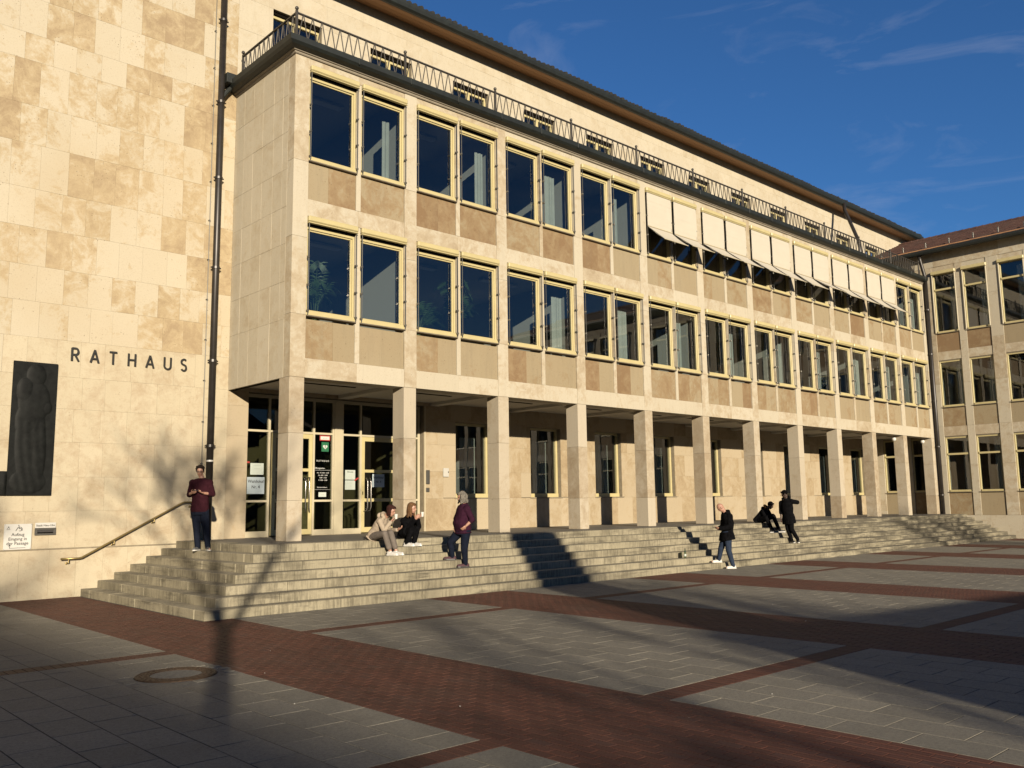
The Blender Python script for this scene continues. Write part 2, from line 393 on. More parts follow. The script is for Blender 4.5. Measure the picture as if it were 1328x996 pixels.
def dup(o, off, parent=None):
    c = o.copy(); C.objects.link(c); c.location = Vector(o.location)+Vector(off)
    if parent is not None: par(c, parent)
    for ch in list(o.children): dup(ch, off, c)
    return c
def text(body, size, loc, mat, parent, name='lettering', ext=0.002, align='CENTER', rotz=0.0):
    cu = bpy.data.curves.new(name, 'FONT'); cu.body = body; cu.size = size; cu.extrude = ext; cu.align_x = align; cu.resolution_u = 3; cu.offset = size*.012
    t = bpy.data.objects.new('tmp', cu); C.objects.link(t)
    dg = bpy.context.evaluated_depsgraph_get(); me = bpy.data.meshes.new_from_object(t.evaluated_get(dg))
    bpy.data.objects.remove(t); me.name = name
    me.transform(Matrix.Rotation(rotz, 4, 'Z') @ Matrix.Rotation(math.pi/2, 4, 'X')); me.materials.clear(); me.materials.append(mat)
    o = bpy.data.objects.new(name, me); o.location = loc; C.objects.link(o)
    if parent is not None: par(o, parent)
    return o
def minus(rects, hole):
    """rectangles (a0,a1,b0,b1) less one hole"""
    out = []; h0, h1, g0, g1 = hole
    for a0, a1, b0, b1 in rects:
        if h0 >= a1 or h1 <= a0 or g0 >= b1 or g1 <= b0: out.append((a0, a1, b0, b1)); continue
        if b0 < g0: out.append((a0, a1, b0, g0))
        if b1 > g1: out.append((a0, a1, g1, b1))
        lo, hi = max(b0, g0), min(b1, g1)
        if a0 < h0: out.append((a0, h0, lo, hi))
        if a1 > h1: out.append((h1, a1, lo, hi))
    return out

# ------------------------------------------------------------------ ground: base sheet, paving slabs, clinker bands
def nearness(x, y): return (x-CAM.x)**2+(y-CAM.y)**2
def in_view(x, y, z=ZG):
    d = Vector((x, y, z))-CAM; w = d.dot(f)
    return w > 0.5 and abs(d.dot(r2)/w) < 0.585 and abs(d.dot(u2)/w) < 0.44
mb = MB(); mb.quad((-300, -300, ZG-0.0035), (300, -300, ZG-0.0035), (300, 300, ZG-0.0035), (-300, 300, ZG-0.0035))
plaza = tag(mb.build('ground', M['joint'], origin=(0, 0, ZG-0.0035)), kind='structure')
YS = -3.2                                       # front edge of the lowest step
bands = [(-4.85+6.2*k, -2.70+6.2*k) for k in range(7)]
slabs, bricks = [], []
rr = random.Random(3)
G = 0.010
for bx0, bx1 in bands:                           # wide bands, running bond along y
    n = 20; wd = (bx1-bx0)/n
    for j in range(n):
        x0 = bx0+j*wd; x1 = x0+wd; y = 3.04 if bx0 < -4 and x1 <= -3.2 else YS-0.003
        y -= (0.12 if j % 2 else 0)
        if j % 2 : bricks.append((x0+G/2, x1-G/2, y+G/2, y+0.12-G/2))
        while y > -19.5:
            y1 = y-0.24; bricks.append((x0+G/2, x1-G/2, y1+G/2, y-G/2)); y = y1
panels = [(-12.85, -4.85)]+[(bands[k][1], bands[k+1][0]) for k in range(6)]
mh = (-5.43, -7.55)
for pi, (px0, px1) in enumerate(panels):
    thin = [(-6.1, -5.8), (-12.32, -12.06), (-18.6, -18.3)] if pi == 0 else [(-5.75, -5.45), (-12.25, -11.95), (-18.5, -18.2)]
    ytop = 3.04 if pi == 0 else YS-0.003
    for t0, t1 in thin:                           # narrow bands: one row of bricks laid lengthwise
        x = px0
        while x < px1-0.02:
            x1 = min(x+0.1, px1); bricks.append((x+G/2, x1-G/2, t0+G/2, t1-G/2)); x = x1
    ys = [ytop]+[v for t in thin for v in (t[1], t[0])]+[-19.5]
    n = round((px1-px0)/0.405); wd = (px1-px0)/n
    for j in range(n):
        x0 = px1-(j+1)*wd; x1 = x0+wd
        for hi, lo in zip(ys[0::2], ys[1::2]):
            y = hi; first = True
            while y > lo+0.01:
                L = 0.62 if not (first and j % 2) else 0.31
                first = False
                y1 = max(lo, y-L)
                if y1-lo < 0.08: y1 = lo
                cx, cy = (x0+x1)/2, (y+y1)/2
                if math.hypot(cx-mh[0], cy-mh[1]) > 0.50: slabs.append((x0+0.005, x1-0.005, y1+0.005, y-0.005))
                y = y1
def lay(lst, name, mat, th, seed):
    q = random.Random(seed)
    lst = sorted(lst, key=lambda s: (not in_view((s[0]+s[1])/2, (s[2]+s[3])/2), nearness((s[0]+s[1])/2, (s[2]+s[3])/2)))
    for s in lst[:290]:
        m = MB(); m.piece(*s, ZG-0.05, ZG+q.uniform(-.0007, .0007), th); m.build(name, mat, plaza)
    m = MB()
    for s in lst[290:]: m.piece(*s, ZG-0.05, ZG+q.uniform(-.0007, .0007), th)
    tag(m.build(name, mat, plaza), kind='stuff')
lay(slabs, 'paving_slab', M['slab'], 0.0012, 1)
lay(bricks, 'clinker_brick', M['brick'], 0.0014, 2)

# manhole: concrete collar with setts, rusty ring, concrete infill
root = tag(empty('manhole_cover', (mh[0], mh[1], ZG)), 'round rusty iron manhole cover with concrete middle set in the grey paving', 'manhole cover')
M['rust'] = plain('rusty_iron', (0.10, 0.058, 0.03), 0.7, 0.3, var=0.35, scale=30, bump=0.5)
M['concrete'] = plain('manhole_concrete', (0.22, 0.205, 0.17), 0.85, var=0.35, scale=25, bump=0.4)
MB().lathe((mh[0], mh[1], ZG), [(0.74, -0.05), (0.74, -0.0022), (0.73, -0.0016), (0.44, -0.0012), (0.44, -0.05)], 40).build('collar', M['concrete'], root)
MB().lathe((mh[0], mh[1], ZG), [(0.43, -0.05), (0.43, 0.010), (0.415, 0.016), (0.40, 0.010), (0.285, 0.010), (0.28, 0.014), (0.27, 0.0)], 48).build('iron_ring', M['rust'], root)
MB().lathe((mh[0], mh[1], ZG), [(0.272, -0.04), (0.272, 0.006), (0.26, 0.009), (0.0, 0.010)], 40).build('concrete_infill', M['concrete'], root)
m = MB()
for ring, cnt in ((0.318, 26), (0.372, 30)):
    for k in range(cnt):
        a = 2*math.pi*k/cnt; m.cbox(mh[0]+ring*math.cos(a)-.013, mh[0]+ring*math.cos(a)+.013, mh[1]+ring*math.sin(a)-.013, mh[1]+ring*math.sin(a)+.013, ZG+.008, ZG+.0155, .004)
m.build('tread_stud', M['rust'], root)
q = random.Random(5)
for k in range(17):
    a = 2*math.pi*k/17; rad = 0.55+q.uniform(-.02, .03); cx, cy = mh[0]+rad*math.cos(a), mh[1]+rad*math.sin(a); s = 0.068
    MB().piece(cx-s, cx+s, cy-s, cy+s, ZG-.05, ZG+q.uniform(-.002, .006), .012).build('sett', M['slab'], root)
# cigarette ends and paper crumbs on the paving
m = MB(); q = random.Random(11)
for k in range(40):
    x, y = q.uniform(-7, 6), q.uniform(-13.5, -4); s = q.choice((.003, .004, .006)); m.ball((x, y, ZG+s*.6), s*q.uniform(.8, 1.6), s, s*.7, 6, 4)
tag(m.build('litter_crumbs', M['white_sign']), kind='stuff')

# ------------------------------------------------------------------ steps and terrace
steps = tag(empty('entrance_steps', (10, -2, ZG)), kind='structure')
q = random.Random(21)
TR, RI = 0.34, 0.15664
for i in range(1, 8):
    e = YS+TR*(i-1); zt = ZG+RI*i; zb = ZG+RI*(i-1)-0.012
    x = e; first = True
    while x < 34.6:
        L = q.uniform(1.35, 1.75) if not first else 1.2; x1 = x+L
        if x1 > 33.9: x1 = 34.6
        dy = q.uniform(-.004, .004)
        MB().cbox(x+.0025, x1-.0025, e+dy, e+TR+.06, zb, zt+q.uniform(-.002, .002), .011).build('step_block', M['step'], steps)
        x = x1; first = False
    y = e+TR+.06
    while y < 3.04:
        y1 = y+q.uniform(1.2, 1.5)
        if y1 > 2.5: y1 = 3.045
        MB().cbox(e+q.uniform(-.004, .004), e+TR+.06, y+.0025, y1-.0025, zb, zt+q.uniform(-.002, .002), .011).build('step_block', M['step'], steps)
        y = y1
MB().box(-1.0, 34.6, -1.0, 9.0, -0.35, -0.045).build('terrace_bed', M['joint'], steps)
x = -1.0+0.23
edge = -1.16+TR+.063
xs = [edge]+[0.1+0.95*k for k in range(37)]
xs = [v for v in xs if v < 34.4]+[34.6]
for a, b in zip(xs, xs[1:]):
    for c_, d_ in ((edge, 0.0), (0.0, 1.0), (1.0, 2.0), (2.0, 3.24)):
        MB().piece(a+.002, b-.002, c_+.002, d_-.002, -0.06, q.uniform(-.0035, -.001), .003).build('floor_slab', M['floor'], steps)

# ------------------------------------------------------------------ town hall
hall = tag(empty('town_hall', (12, 3.05, ZG)), 'long travertine town hall with columned arcade, yellow window frames and roof terrace', 'town hall')
YW = 3.05                                       # face of the main block (tower wall, arcade wall, top storey)
# openings in the plane of the main block
low_win = [(3.1*k+1.0, 3.1*k+2.4, 0.95, 3.2) for k in range(2, 11)]
top_win = [(3.1*k+0.97, 3.1*k+2.46, 11.72, 14.05) for k in range(0, 12)]
ENT = (0.55, 6.02, 0.0, 3.62)
core = MB()
for x0, x1, z0, z1 in [(-13, 34.6, ZG-.2, 3.72), (-13, 0.2, 3.72, 15.42), (0.2, 40.6, 11.5, 15.42), (34.6, 40.6, ZG-.2, 3.72)]:
    rc = [(x0, x1, z0, z1)]
    for h in low_win+top_win+[ENT]: rc = minus(rc, h)
    for a, b, c_, d_ in rc: core.box(a, b, YW+0.035, YW+0.34, c_, d_)
core.build('wall_core', M['mortar'], hall)
pieces = []
def panel_field(x0, x1, courses, widths, holes, seed, mat, name, stag=True):
    q = random.Random(seed)
    for z0, z1 in zip(courses, courses[1:]):
        x = x0-(q.uniform(0, .25) if stag else 0)
        while x < x1-0.01:
            w = q.uniform(*widths); xe = x+w
            if x1-xe < 0.2: xe = x1
            rc = [(max(x, x0), xe, z0, z1)]
            for h in holes: rc = minus(rc, h)
            for a, b, c_, d_ in rc:
                if b-a > .02 and d_-c_ > .02: pieces.append((name, mat, a+.0008, b-.0008, c_+.0008, d_-.0008, q.uniform(-.0015, .0015)))
            x = xe
tc_ = [-0.06, 0.72, 1.45, 2.2, 2.92, 3.62, 4.42, 5.2, 5.98, 6.82, 7.68, 8.68, 9.56, 10.58, 11.2, 12.05, 12.95, 13.8, 14.6, 15.4]
panel_field(-7.0, 0.0, tc_[:7], (0.46, 0.60), [], 31, M['tower_low'], 'wall_panel')
panel_field(-7.0, 0.0, tc_[6:], (0.46, 0.60), [], 32, M['tower'], 'wall_panel')
panel_field(-7.0, 0.0, [ZG-.03, -0.08], (0.5, 0.58), [], 33, M['tower_low'], 'plinth_panel')
panel_field(0.0, 34.6, [0.0, 0.93, 1.72, 2.5, 3.25, 3.74], (0.6, 0.85), low_win+[ENT], 34, M['inner'], 'arcade_panel')
panel_field(0.0, 40.6, [11.55, 12.3, 13.15, 14.05, 14.75, 15.42], (0.7, 1.1), top_win, 35, M['calm'], 'top_storey_panel')
panel_field(-13, -7.0, [ZG-.03]+tc_, (0.9, 1.1), [], 36, M['tower'], 'wall_panel')
def vis_key(p): return (not in_view((p[2]+p[3])/2, YW, (p[4]+p[5])/2), (p[2]+9.6)**2)
def panel_builder():
    cnt = {}
    for p in sorted(pieces, key=vis_key): cnt.setdefault(p[0], []).append(p)
    for name, lst in cnt.items():
        m = MB()
        for i, (nm, mat, a, b, c_, d_, dy) in enumerate(lst):
            if i < 290:
                MB().cbox(a, b, YW+dy, YW+.032, c_, d_, .0018).build(nm, mat, hall)
            else: m.cbox(a, b, YW+dy, YW+.032, c_, d_, .003)
        if m.v: tag(m.build(name, lst[-1][1], hall), kind='stuff')
panel_builder()
MB().cbox(-13, -1.15, YW-.012, YW+.03, -0.085, -0.055, .004).build('plinth_ledge', M['mortar'], hall)

# --- columns, beams, pilasters, spandrels of the arcade wing (front plane y = 0)
q = random.Random(41)
NB = 11
XE = 34.47
for k in range(NB+1):
    x0 = 3.1*k; x1 = x0+0.37
    for z0, z1 in ((0.0, 0.88), (0.88, 2.36), (2.36, 3.612)):
        MB().cbox(x0+q.uniform(-.002, .002), x1+q.uniform(-.002, .002), q.uniform(-.003, .002), 0.467, z0+.001, z1-.001, .006).build('column_block', M['column'], hall)
    for z0, z1 in ((3.614, 5.05), (5.05, 6.85), (6.85, 8.66), (8.66, 11.28)):
        MB().cbox(x0+(0.0 if k == 0 else 0.012), x1+.012, q.uniform(-.003, .001), 0.30, z0+.001, z1-.001, .005).build('pilaster_block', M['facade'], hall)
def split(a, b, n):
    return [(a+(b-a)*i/n, a+(b-a)*(i+1)/n) for i in range(n)]
for k in range(NB):
    a, b = 3.1*k+.384, 3.1*(k+1)+.010
    for s0, s1 in split(a, b, 2):                                  # beam over the arcade, bands above the windows
        MB().cbox(s0+.001, s1-.001, .006+q.uniform(-.002, .002), .46, 3.614, 4.058, .005).build('beam_stone', M['facade'], hall)
        MB().cbox(s0+.001, s1-.001, .010+q.uniform(-.002, .002), .30, 7.375, 7.778, .005).build('band_stone', M['facade'], hall)
        MB().cbox(s0+.001, s1-.001, .010+q.uniform(-.002, .002), .30, 11.005, 11.285, .005).build('band_stone', M['facade'], hall)
    for zs in (4.06, 7.78):
        for c0, c1 in ((3.1*k+.384, 3.1*k+1.69), (3.1*k+1.82, 3.1*k+3.112)):
            n = 2 if q.random() < .72 else 1; cut = q.uniform(.42, .58)
            for s0, s1 in ([(c0, c1)] if n == 1 else [(c0, c0+(c1-c0)*cut), (c0+(c1-c0)*cut, c1)]):
                MB().cbox(s0+.001, s1-.001, .045+q.uniform(-.002, .002), .25, zs+.002, zs+.905, .004).build('spandrel_panel', M['spandrel'], hall)
        zt = zs+3.31 if zs < 5 else 11.0
        MB().cbox(3.1*k+1.69, 3.1*k+1.82, .014, .30, zs+.002, zt, .006).build('window_post', M['facade'], hall)
# end face of the wing (x = 0)
m = MB()
for z0, z1 in zip([3.614, 4.95, 5.83, 6.72, 7.6, 8.5, 9.4, 10.3, 11.28], [4.95, 5.83, 6.72, 7.6, 8.5, 9.4, 10.3, 11.28]):
    ys = [0.30, 0.55, 1.0, 1.55, 2.05, 2.55, 3.045]
    for a, b in zip(ys, ys[1:]):
        MB().cbox(q.uniform(-.002, .002), .06, a+.001, b-.001, z0+.001, z1-.001, .003).build('end_panel', M['calm'], hall)
MB().box(.06, .22, .31, 3.2, 3.62, 11.27).build('end_wall_core', M['mortar'], hall)
# soffit of the arcade
x = .45
for k in range(NB):
    for a, b in split(3.1*k+.02, 3.1*(k+1)+.02, 2):
        MB().cbox(max(a, .005)+.002, b-.002, .465, 3.05, 3.715, 3.80, .004).build('ceiling_board', M['ceiling'], hall)
    MB().cbox(3.1*k+.9, 3.1*k+2.6, 1.35, 1.43, 3.700, 3.72, .003).build('light_slot', M['black'], hall)
    if k: MB().cbox(3.1*k+.03, 3.1*k+.34, .467, 3.05, 3.628, 3.722, .004).build('ceiling_beam', M['ceiling'], hall)
MB().box(.2, 34.4, .30, .46, 3.63, 4.04).build('beam_core', M['mortar'], hall)
MB().box(.06, .2, .465, 3.05, 3.62, 3.8).build('end_beam', M['mortar'], hall)
# floors inside, rear walls, partitions
fl = MB(); wl = MB(); ce = MB()
for z0, z1 in ((4.55, 7.38), (8.2, 11.2)):
    fl.box(.22, 34.5, .26, 6.5, z0-.15, z0); ce.box(.22, 34.5, .31, 6.5, z1, z1+.2); wl.box(.22, 34.5, 6.5, 6.7, z0, z1)
    wl.box(.22, .30, .31, 6.5, z0, z1); wl.box(34.4, 34.5, .31, 6.5, z0, z1)
    for k in range(1, 11, 1):
        if (k % 2 == 1) or z0 > 8: wl.box(3.1*k+.13, 3.1*k+.25, .31, 6.5, z0, z1)
fl.build('room_floor', M['roomfloor'], hall); wl.build('room_wall', M['plaster'], hall); ce.build('room_ceiling', M['plaster'], hall)
for k in range(11):
    for zc in (7.38, 11.2): MB().cbox(3.1*k+.9, 3.1*k+2.3, 1.6, 1.85, zc-.09, zc-.02, .01).build('office_lamp', M['white_sign'], hall)
wl = MB(); ce = MB()
wl.box(6.3, 34.5, 6.6, 6.8, 0, 3.8)
for k in (3, 5, 7, 9): wl.box(3.1*k+.1, 3.1*k+.22, 3.4, 6.6, 0, 3.8)
wl.build('arcade_room_wall', M['plaster'], hall); MB().box(-.5, 34.5, 3.40, 9.5, 3.8, 3.95).build('arcade_room_ceiling', M['lobby'], hall)
wl = MB(); wl.box(.2, 40.4, 7, 7.2, 11.55, 15.3); wl.box(.2, 40.4, 3.4, 7, 15.2, 15.3)
for k in range(0, 12): wl.box(3.1*k+.1, 3.1*k+.2, 3.4, 7, 11.55, 15.2)
wl.build('top_room_wall', M['plaster'], hall)
MB().box(.02, 34.5, .02, 3.05, 11.29, 11.45).build('terrace_deck', M['moulding'], hall)

# --- windows of the wing: frame, pane, sill, blind box, guide rails
def wing_window(w, h, name='window', parent=hall, awning=False, origin=(0, 0, 0), depth=0.13, box=True):
    X, Y, Z = origin
    b = MB()
    t = .045
    b.cbox(X, X+t, Y+depth-.06, Y+depth+.05, Z+.14, Z+h-.22, .006); b.cbox(X+w-t, X+w, Y+depth-.06, Y+depth+.05, Z+.14, Z+h-.22, .006)
    b.cbox(X+t, X+w-t, Y+depth-.06, Y+depth+.05, Z+h-.28, Z+h-.22, .006); b.cbox(X, X+w, Y+depth-.13, Y+depth+.05, Z+.035, Z+.14, .008)
    b.cbox(X+t, X+t+.036, Y+depth-.025, Y+depth+.035, Z+.14, Z+h-.28, .005); b.cbox(X+w-t-.036, X+w-t, Y+depth-.025, Y+depth+.035, Z+.14, Z+h-.28, .005)
    b.cbox(X+t+.036, X+w-t-.036, Y+depth-.025, Y+depth+.035, Z+h-.315, Z+h-.28, .005); b.cbox(X+t+.036, X+w-t-.036, Y+depth-.025, Y+depth+.035, Z+.14, Z+.18, .005)
    fr = b.build(name, M['yellow'], parent, origin=(X, Y, Z))
    p = MB(); p.box(X+t+.04, X+w-t-.04, Y+depth, Y+depth+.008, Z+.19, Z+h-.32); p.build('pane', M['glass'], fr, origin=(X, Y, Z))
    s = MB(); s.cbox(X-.006, X+w+.006, Y-.045, Y+depth+.04, Z+.004, Z+.033, .006); s.build('sill', M['sill'], fr, origin=(X, Y, Z))
    if box:
        g = MB(); g.cbox(X-.015, X+w+.015, Y-.105, Y+.01, Z+h-.135, Z+h, .022); g.cbox(X-.015, X+w+.015, Y-.09, Y+.0, Z+h-.17, Z+h-.142, .006)
        g.build('blind_box', M['yellow'], fr, origin=(X, Y, Z))
        g = MB(); g.box(X, X+w, Y+.05, Y+depth+.04, Z+h-.218, Z+h-.01); g.build('recess_shade', M['black'], fr, origin=(X, Y, Z))  # black block put in for the shade under the blind box
        for gx in (X+.012, X+w-.012):
            g = MB(); g.tube([(gx, Y-.055, Z+.05), (gx, Y-.055, Z+h-.17)], .011, 6)
            for cz in (.10, h*.30, h*.58): g.cbox(gx-.018, gx+.018, Y-.075, Y+.02, Z+cz, Z+cz+.05, .005)
            g.build('guide_rail', M['rod'], fr, origin=(X, Y, Z))
    return fr
proto = {}
H1 = 2.345
for zf in (5.015, 8.675):
    for k in range(NB):
        for x0 in (3.1*k+.385, 3.1*k+1.818):
            if not proto:
                wfirst = wing_window(1.30, H1, origin=(x0, 0, zf)); proto[1] = wfirst; win = wfirst
            else: win = dup(wfirst, Vector((x0, 0, zf))-wfirst.location, hall)
            proto[(zf, k, x0 > 3.1*k+1)] = win
# cloth blinds with tilted lower flap, upper floor bays 4 to 9
def awn(x0, z0, w, parent, seed):
    q = random.Random(seed)
    z1 = z0+H1-.17; zm = z0+1.03; zo = zm-.56+q.uniform(-.05, .05); yo = -.76+q.uniform(-.05, .05)
    a = MB(); nn_ = 8
    for i in range(nn_):                                   # hanging part, slightly bellied
        ta, tb = i/nn_, (i+1)/nn_; be = lambda t: -.060-.012*math.sin(math.pi*t)+q.uniform(-.002, .002)
        ya, yb_ = be(ta), be(tb); za, zb_ = zm+(z1-zm)*ta, zm+(z1-zm)*tb
        a.quad((x0+.006, ya, za), (x0+w-.006, ya, za), (x0+w-.006, yb_, zb_), (x0+.006, yb_, zb_)); a.quad((x0+.006, yb_+.005, zb_), (x0+w-.006, yb_+.005, zb_), (x0+w-.006, ya+.005, za), (x0+.006, ya+.005, za))
    n = 6
    for i in range(n):
        t0, t1 = i/n, (i+1)/n; sag = lambda t: -.03*math.sin(math.pi*t)
        P0 = (-.059+(yo+.059)*t0, zm+(zo-zm)*t0+sag(t0)); P1 = (-.059+(yo+.059)*t1, zm+(zo-zm)*t1+sag(t1))
        A, B, D, E_ = (x0+.006, P0[0], P0[1]), (x0+w-.006, P0[0], P0[1]), (x0+w-.006, P1[0], P1[1]), (x0+.006, P1[0], P1[1])
        a.quad(A, B, D, E_); dn = lambda p: (p[0], p[1], p[2]-.005); a.quad(dn(E_), dn(D), dn(B), dn(A))
    fab = a.build('awning_cloth', M['fabric'], parent)
    b = MB(); b.tube([(x0+.015, yo, zo), (x0+w-.015, yo, zo)], .014, 6); b.build('front_bar', M['cream'], parent)
    b = MB(); b.tube([(x0+.005, -.085, zm), (x0+w-.005, -.085, zm)], .02, 8); b.build('roller_bar', M['cream'], parent)
    for gx in (x0+.012, x0+w-.012):
        MB().tube([(gx, -.06, zm-.02), (gx, yo, zo)], .009, 6).build('awning_arm', M['rod'], parent)
for k in range(4, 10):
    for side in (False, True): awn(3.1*k+(1.818 if side else .385), 8.675, 1.30, proto[(8.675, k, side)], k*2+side)
# curtains behind the panes
def curtain(x0, x1, y, z0, z1, parent, seed=0):
    q = random.Random(seed); n = max(6, int((x1-x0)/.03)); a = MB(); ph = q.uniform(0, 6)
    pts = [(x0+(x1-x0)*i/n, y+.022*math.sin(i*1.9+ph)+.008*math.sin(i*.7)) for i in range(n+1)]
    for (xa, ya), (xb, yb) in zip(pts, pts[1:]):
        a.quad((xa, ya, z0), (xb, yb, z0), (xb, yb, z1), (xa, ya, z1)); a.quad((xb, yb+.004, z0), (xa, ya+.004, z0), (xa, ya+.004, z1), (xb, yb+.004, z1))
    a.quad((x0, pts[0][1], z1), (x1, pts[-1][1], z1), (x1, pts[-1][1]+.004, z1), (x0, pts[0][1]+.004, z1))
    return a.build('curtain', M['curtain'], parent)
cur = {(8.675, 0): (.62, .82), (8.675, 1): (.62, .86), (8.675, 2): (.25, .62), (8.675, 3): (.3, .42), (5.015, 2): (.42, .80), (5.015, 3): (.35, .72), (5.015, 4): (.3, .5),
       (5.015, 5): (.2, .5), (5.015, 6): (.45, .7), (5.015, 7): (.3, .6), (5.015, 8): (.5, .9), (5.015, 9): (.2, .8), (5.015, 10): (.2, .9), (8.675, 10): (.1, .9)}
for (zf, k), (a, b) in cur.items():
    x0 = 3.1*k+1.818; curtain(x0+.1+a*1.1, x0+.1+b*1.1, .30, zf-.3, zf+1.75, proto[(zf, k, True)], k)
for k in (9, 10): curtain(3.1*k+.5, 3.1*k+.9, .30, 4.7, 6.8, proto[(5.015, k, False)], k+50)

# --- cornice moulding and gutter, swept round the corner
def sweep(profile, path, name, mat, parent, closed=True):
    """profile: (out, z); path: xy points, outward is to the right of travel"""
    m = MB(); n = len(path); rows = []
    for i, p in enumerate(path):
        d0 = Vector(path[i])-Vector(path[i-1]) if i else Vector(path[1])-Vector(path[0])
        d1 = Vector(path[i+1])-Vector(path[i]) if i < n-1 else d0
        n0 = Vector((d0.y, -d0.x)).normalized(); n1 = Vector((d1.y, -d1.x)).normalized()
        nn = (n0+n1); nn = nn/(nn.dot(n0))
        row = []
        for o_, z in profile: row.append(len(m.v)); m.v.append((p[0]+nn.x*o_, p[1]+nn.y*o_, z))
        rows.append(row)
    L = len(profile)
    for A, B in zip(rows, rows[1:]):
        for j in range(L if closed else L-1):
            m.f.append((A[j], B[j], B[(j+1) % L], A[(j+1) % L])); m.mi.append(0)
    m.f.append(tuple(rows[0])); m.mi.append(0); m.f.append(tuple(reversed(rows[-1]))); m.mi.append(0)
    ob = m.build(name, mat, parent)
    bm = bmesh.new(); bm.from_mesh(ob.data); bmesh.ops.recalc_face_normals(bm, faces=bm.faces); bm.to_mesh(ob.data); bm.free()
    return ob
path = [(0, 3.03), (0, 0), (34.42, 0)]
sweep([(0, 11.20), (.03, 11.205), (.045, 11.225), (.045, 11.25), (.08, 11.26), (.095, 11.285), (0, 11.285)], path, 'cornice_moulding', M['moulding'], hall)
sweep([(0, 11.288), (.14, 11.288), (.235, 11.315), (.285, 11.375), (.295, 11.455), (.30, 11.50), (.275, 11.505), (.26, 11.46), (.05, 11.46), (0, 11.47)], path, 'terrace_gutter', M['gutter'], hall)
m = MB()
for k in range(1, 23): m.cbox(1.55*k-.012, 1.55*k+.012, -.302, -.02, 11.34, 11.51, .004)
m.build('gutter_bracket', M['gutter'], hall)

# --- terrace railing with zigzag bars
rail = empty('terrace_railing', (17, 0, 11.6)); par(rail, hall)
for k in range(12):
    x = 3.1*k+.012 if k else 0.0
    p = MB(); p.cbox(x-.028, x+.028, -.028, .028, 11.44, 12.27, .004); p.ball((x, 0, 12.33), .046); p.lathe((x, 0, 12.26), [(.02, 0), (.034, .012), (.02, .03)], 10)
    p.build('railing_post', M['iron'], rail)
p = MB(); p.cbox(-.024, .024, 2.72, 2.768, 11.44, 12.27, .004); p.ball((0, 2.745, 12.33), .046); p.build('railing_post', M['iron'], rail)
MB().cbox(.01, 34.3, -.027, .027, 12.20, 12.236, .004).build('top_rail', M['iron'], rail)
MB().cbox(.01, 34.3, -.015, .015, 11.635, 11.652, .003).build('bottom_rail', M['iron'], rail)
MB().cbox(-.027, .027, .03, 2.74, 12.20, 12.236, .004).build('top_rail', M['iron'], rail)
MB().cbox(-.015, .015, .03, 2.74, 11.635, 11.652, .003).build('bottom_rail', M['iron'], rail)
bp = {}
def bar(x, y, along, up):
    key = (along, up)
    if key not in bp:
        d = .105 if up else -.105
        v = (d, 0, 0) if along == 'x' else (0, d, 0)
        s = (-d/2 if along == 'x' else 0, -d/2 if along == 'y' else 0)
        m = MB(); m.tube([(x+s[0], y+s[1], 11.65), (x+s[0]+v[0], y+s[1]+v[1], 12.207)], .0135, 6, False)
        bp[key] = m.build('railing_bar', M['iron'], rail, origin=(x, y, 11.65)); return
    dup(bp[key], Vector((x, y, 11.65))-bp[key].location, rail)
for k in range(NB):
    for i in range(24):
        if len(bp) and k == NB-1 and i > 20: continue
        x = 3.1*k+.05+(i+.5)*3.0/24; bar(x, 0, 'x', i % 2 == 0)
for i in range(22): bar(0, .06+(i+.5)*2.64/22, 'y', i % 2 == 0)

# --- eaves of the main block
m = MB(); xs_ = -13
for i in range(0, 4): MB().cbox(-13, 40.6, 2.42+.158*i, 2.42+.158*(i+1)-.004, 15.30, 15.33, .003).build('soffit_board', M['wood'], hall)
sweep([(0, 15.22), (.10, 15.20), (.17, 15.25), (.20, 15.34), (.205, 15.42), (.18, 15.42), (.0, 15.40)], [(-13, 2.44), (40.7, 2.44)], 'eaves_gutter', M['gutter'], hall)
rt = MB(); rt.quad((-13, 2.38, 15.47), (40.9, 2.38, 15.47), (40.9, 9.5, 18.2), (-13, 9.5, 18.2)); rt.quad((-13, 9.5, 18.2), (40.9, 9.5, 18.2), (40.9, 16.5, 15.47), (-13, 16.5, 15.47))
rt.box(-13, 40.6, 2.45, 3.4, 15.335, 15.42); rt.build('roof', M['darktile'], hall)
m = MB(); q = random.Random(77); x = -13.0
while x < 40.7:
    zz = q.uniform(-.012, .02)
    for row in range(3):
        y0 = 2.33+.30*row+q.uniform(-.02, .02); zb = 15.46+.118*row+zz
        m.tube([(x+.11, y0, zb), (x+.11, y0+.36, zb+.14)], [.085+q.uniform(-.012, .012), .075], 7)
    x += .215
tag(m.build('eaves_tile', M['darktile'], hall), kind='stuff')
MB().box(34.6, 40.6, 3.2, 12, ZG, 11.5).build('rear_core', M['mortar'], hall)
MB().box(-13, -12.7, 3.1, 12, ZG, 15.4).build('side_core', M['mortar'], hall)

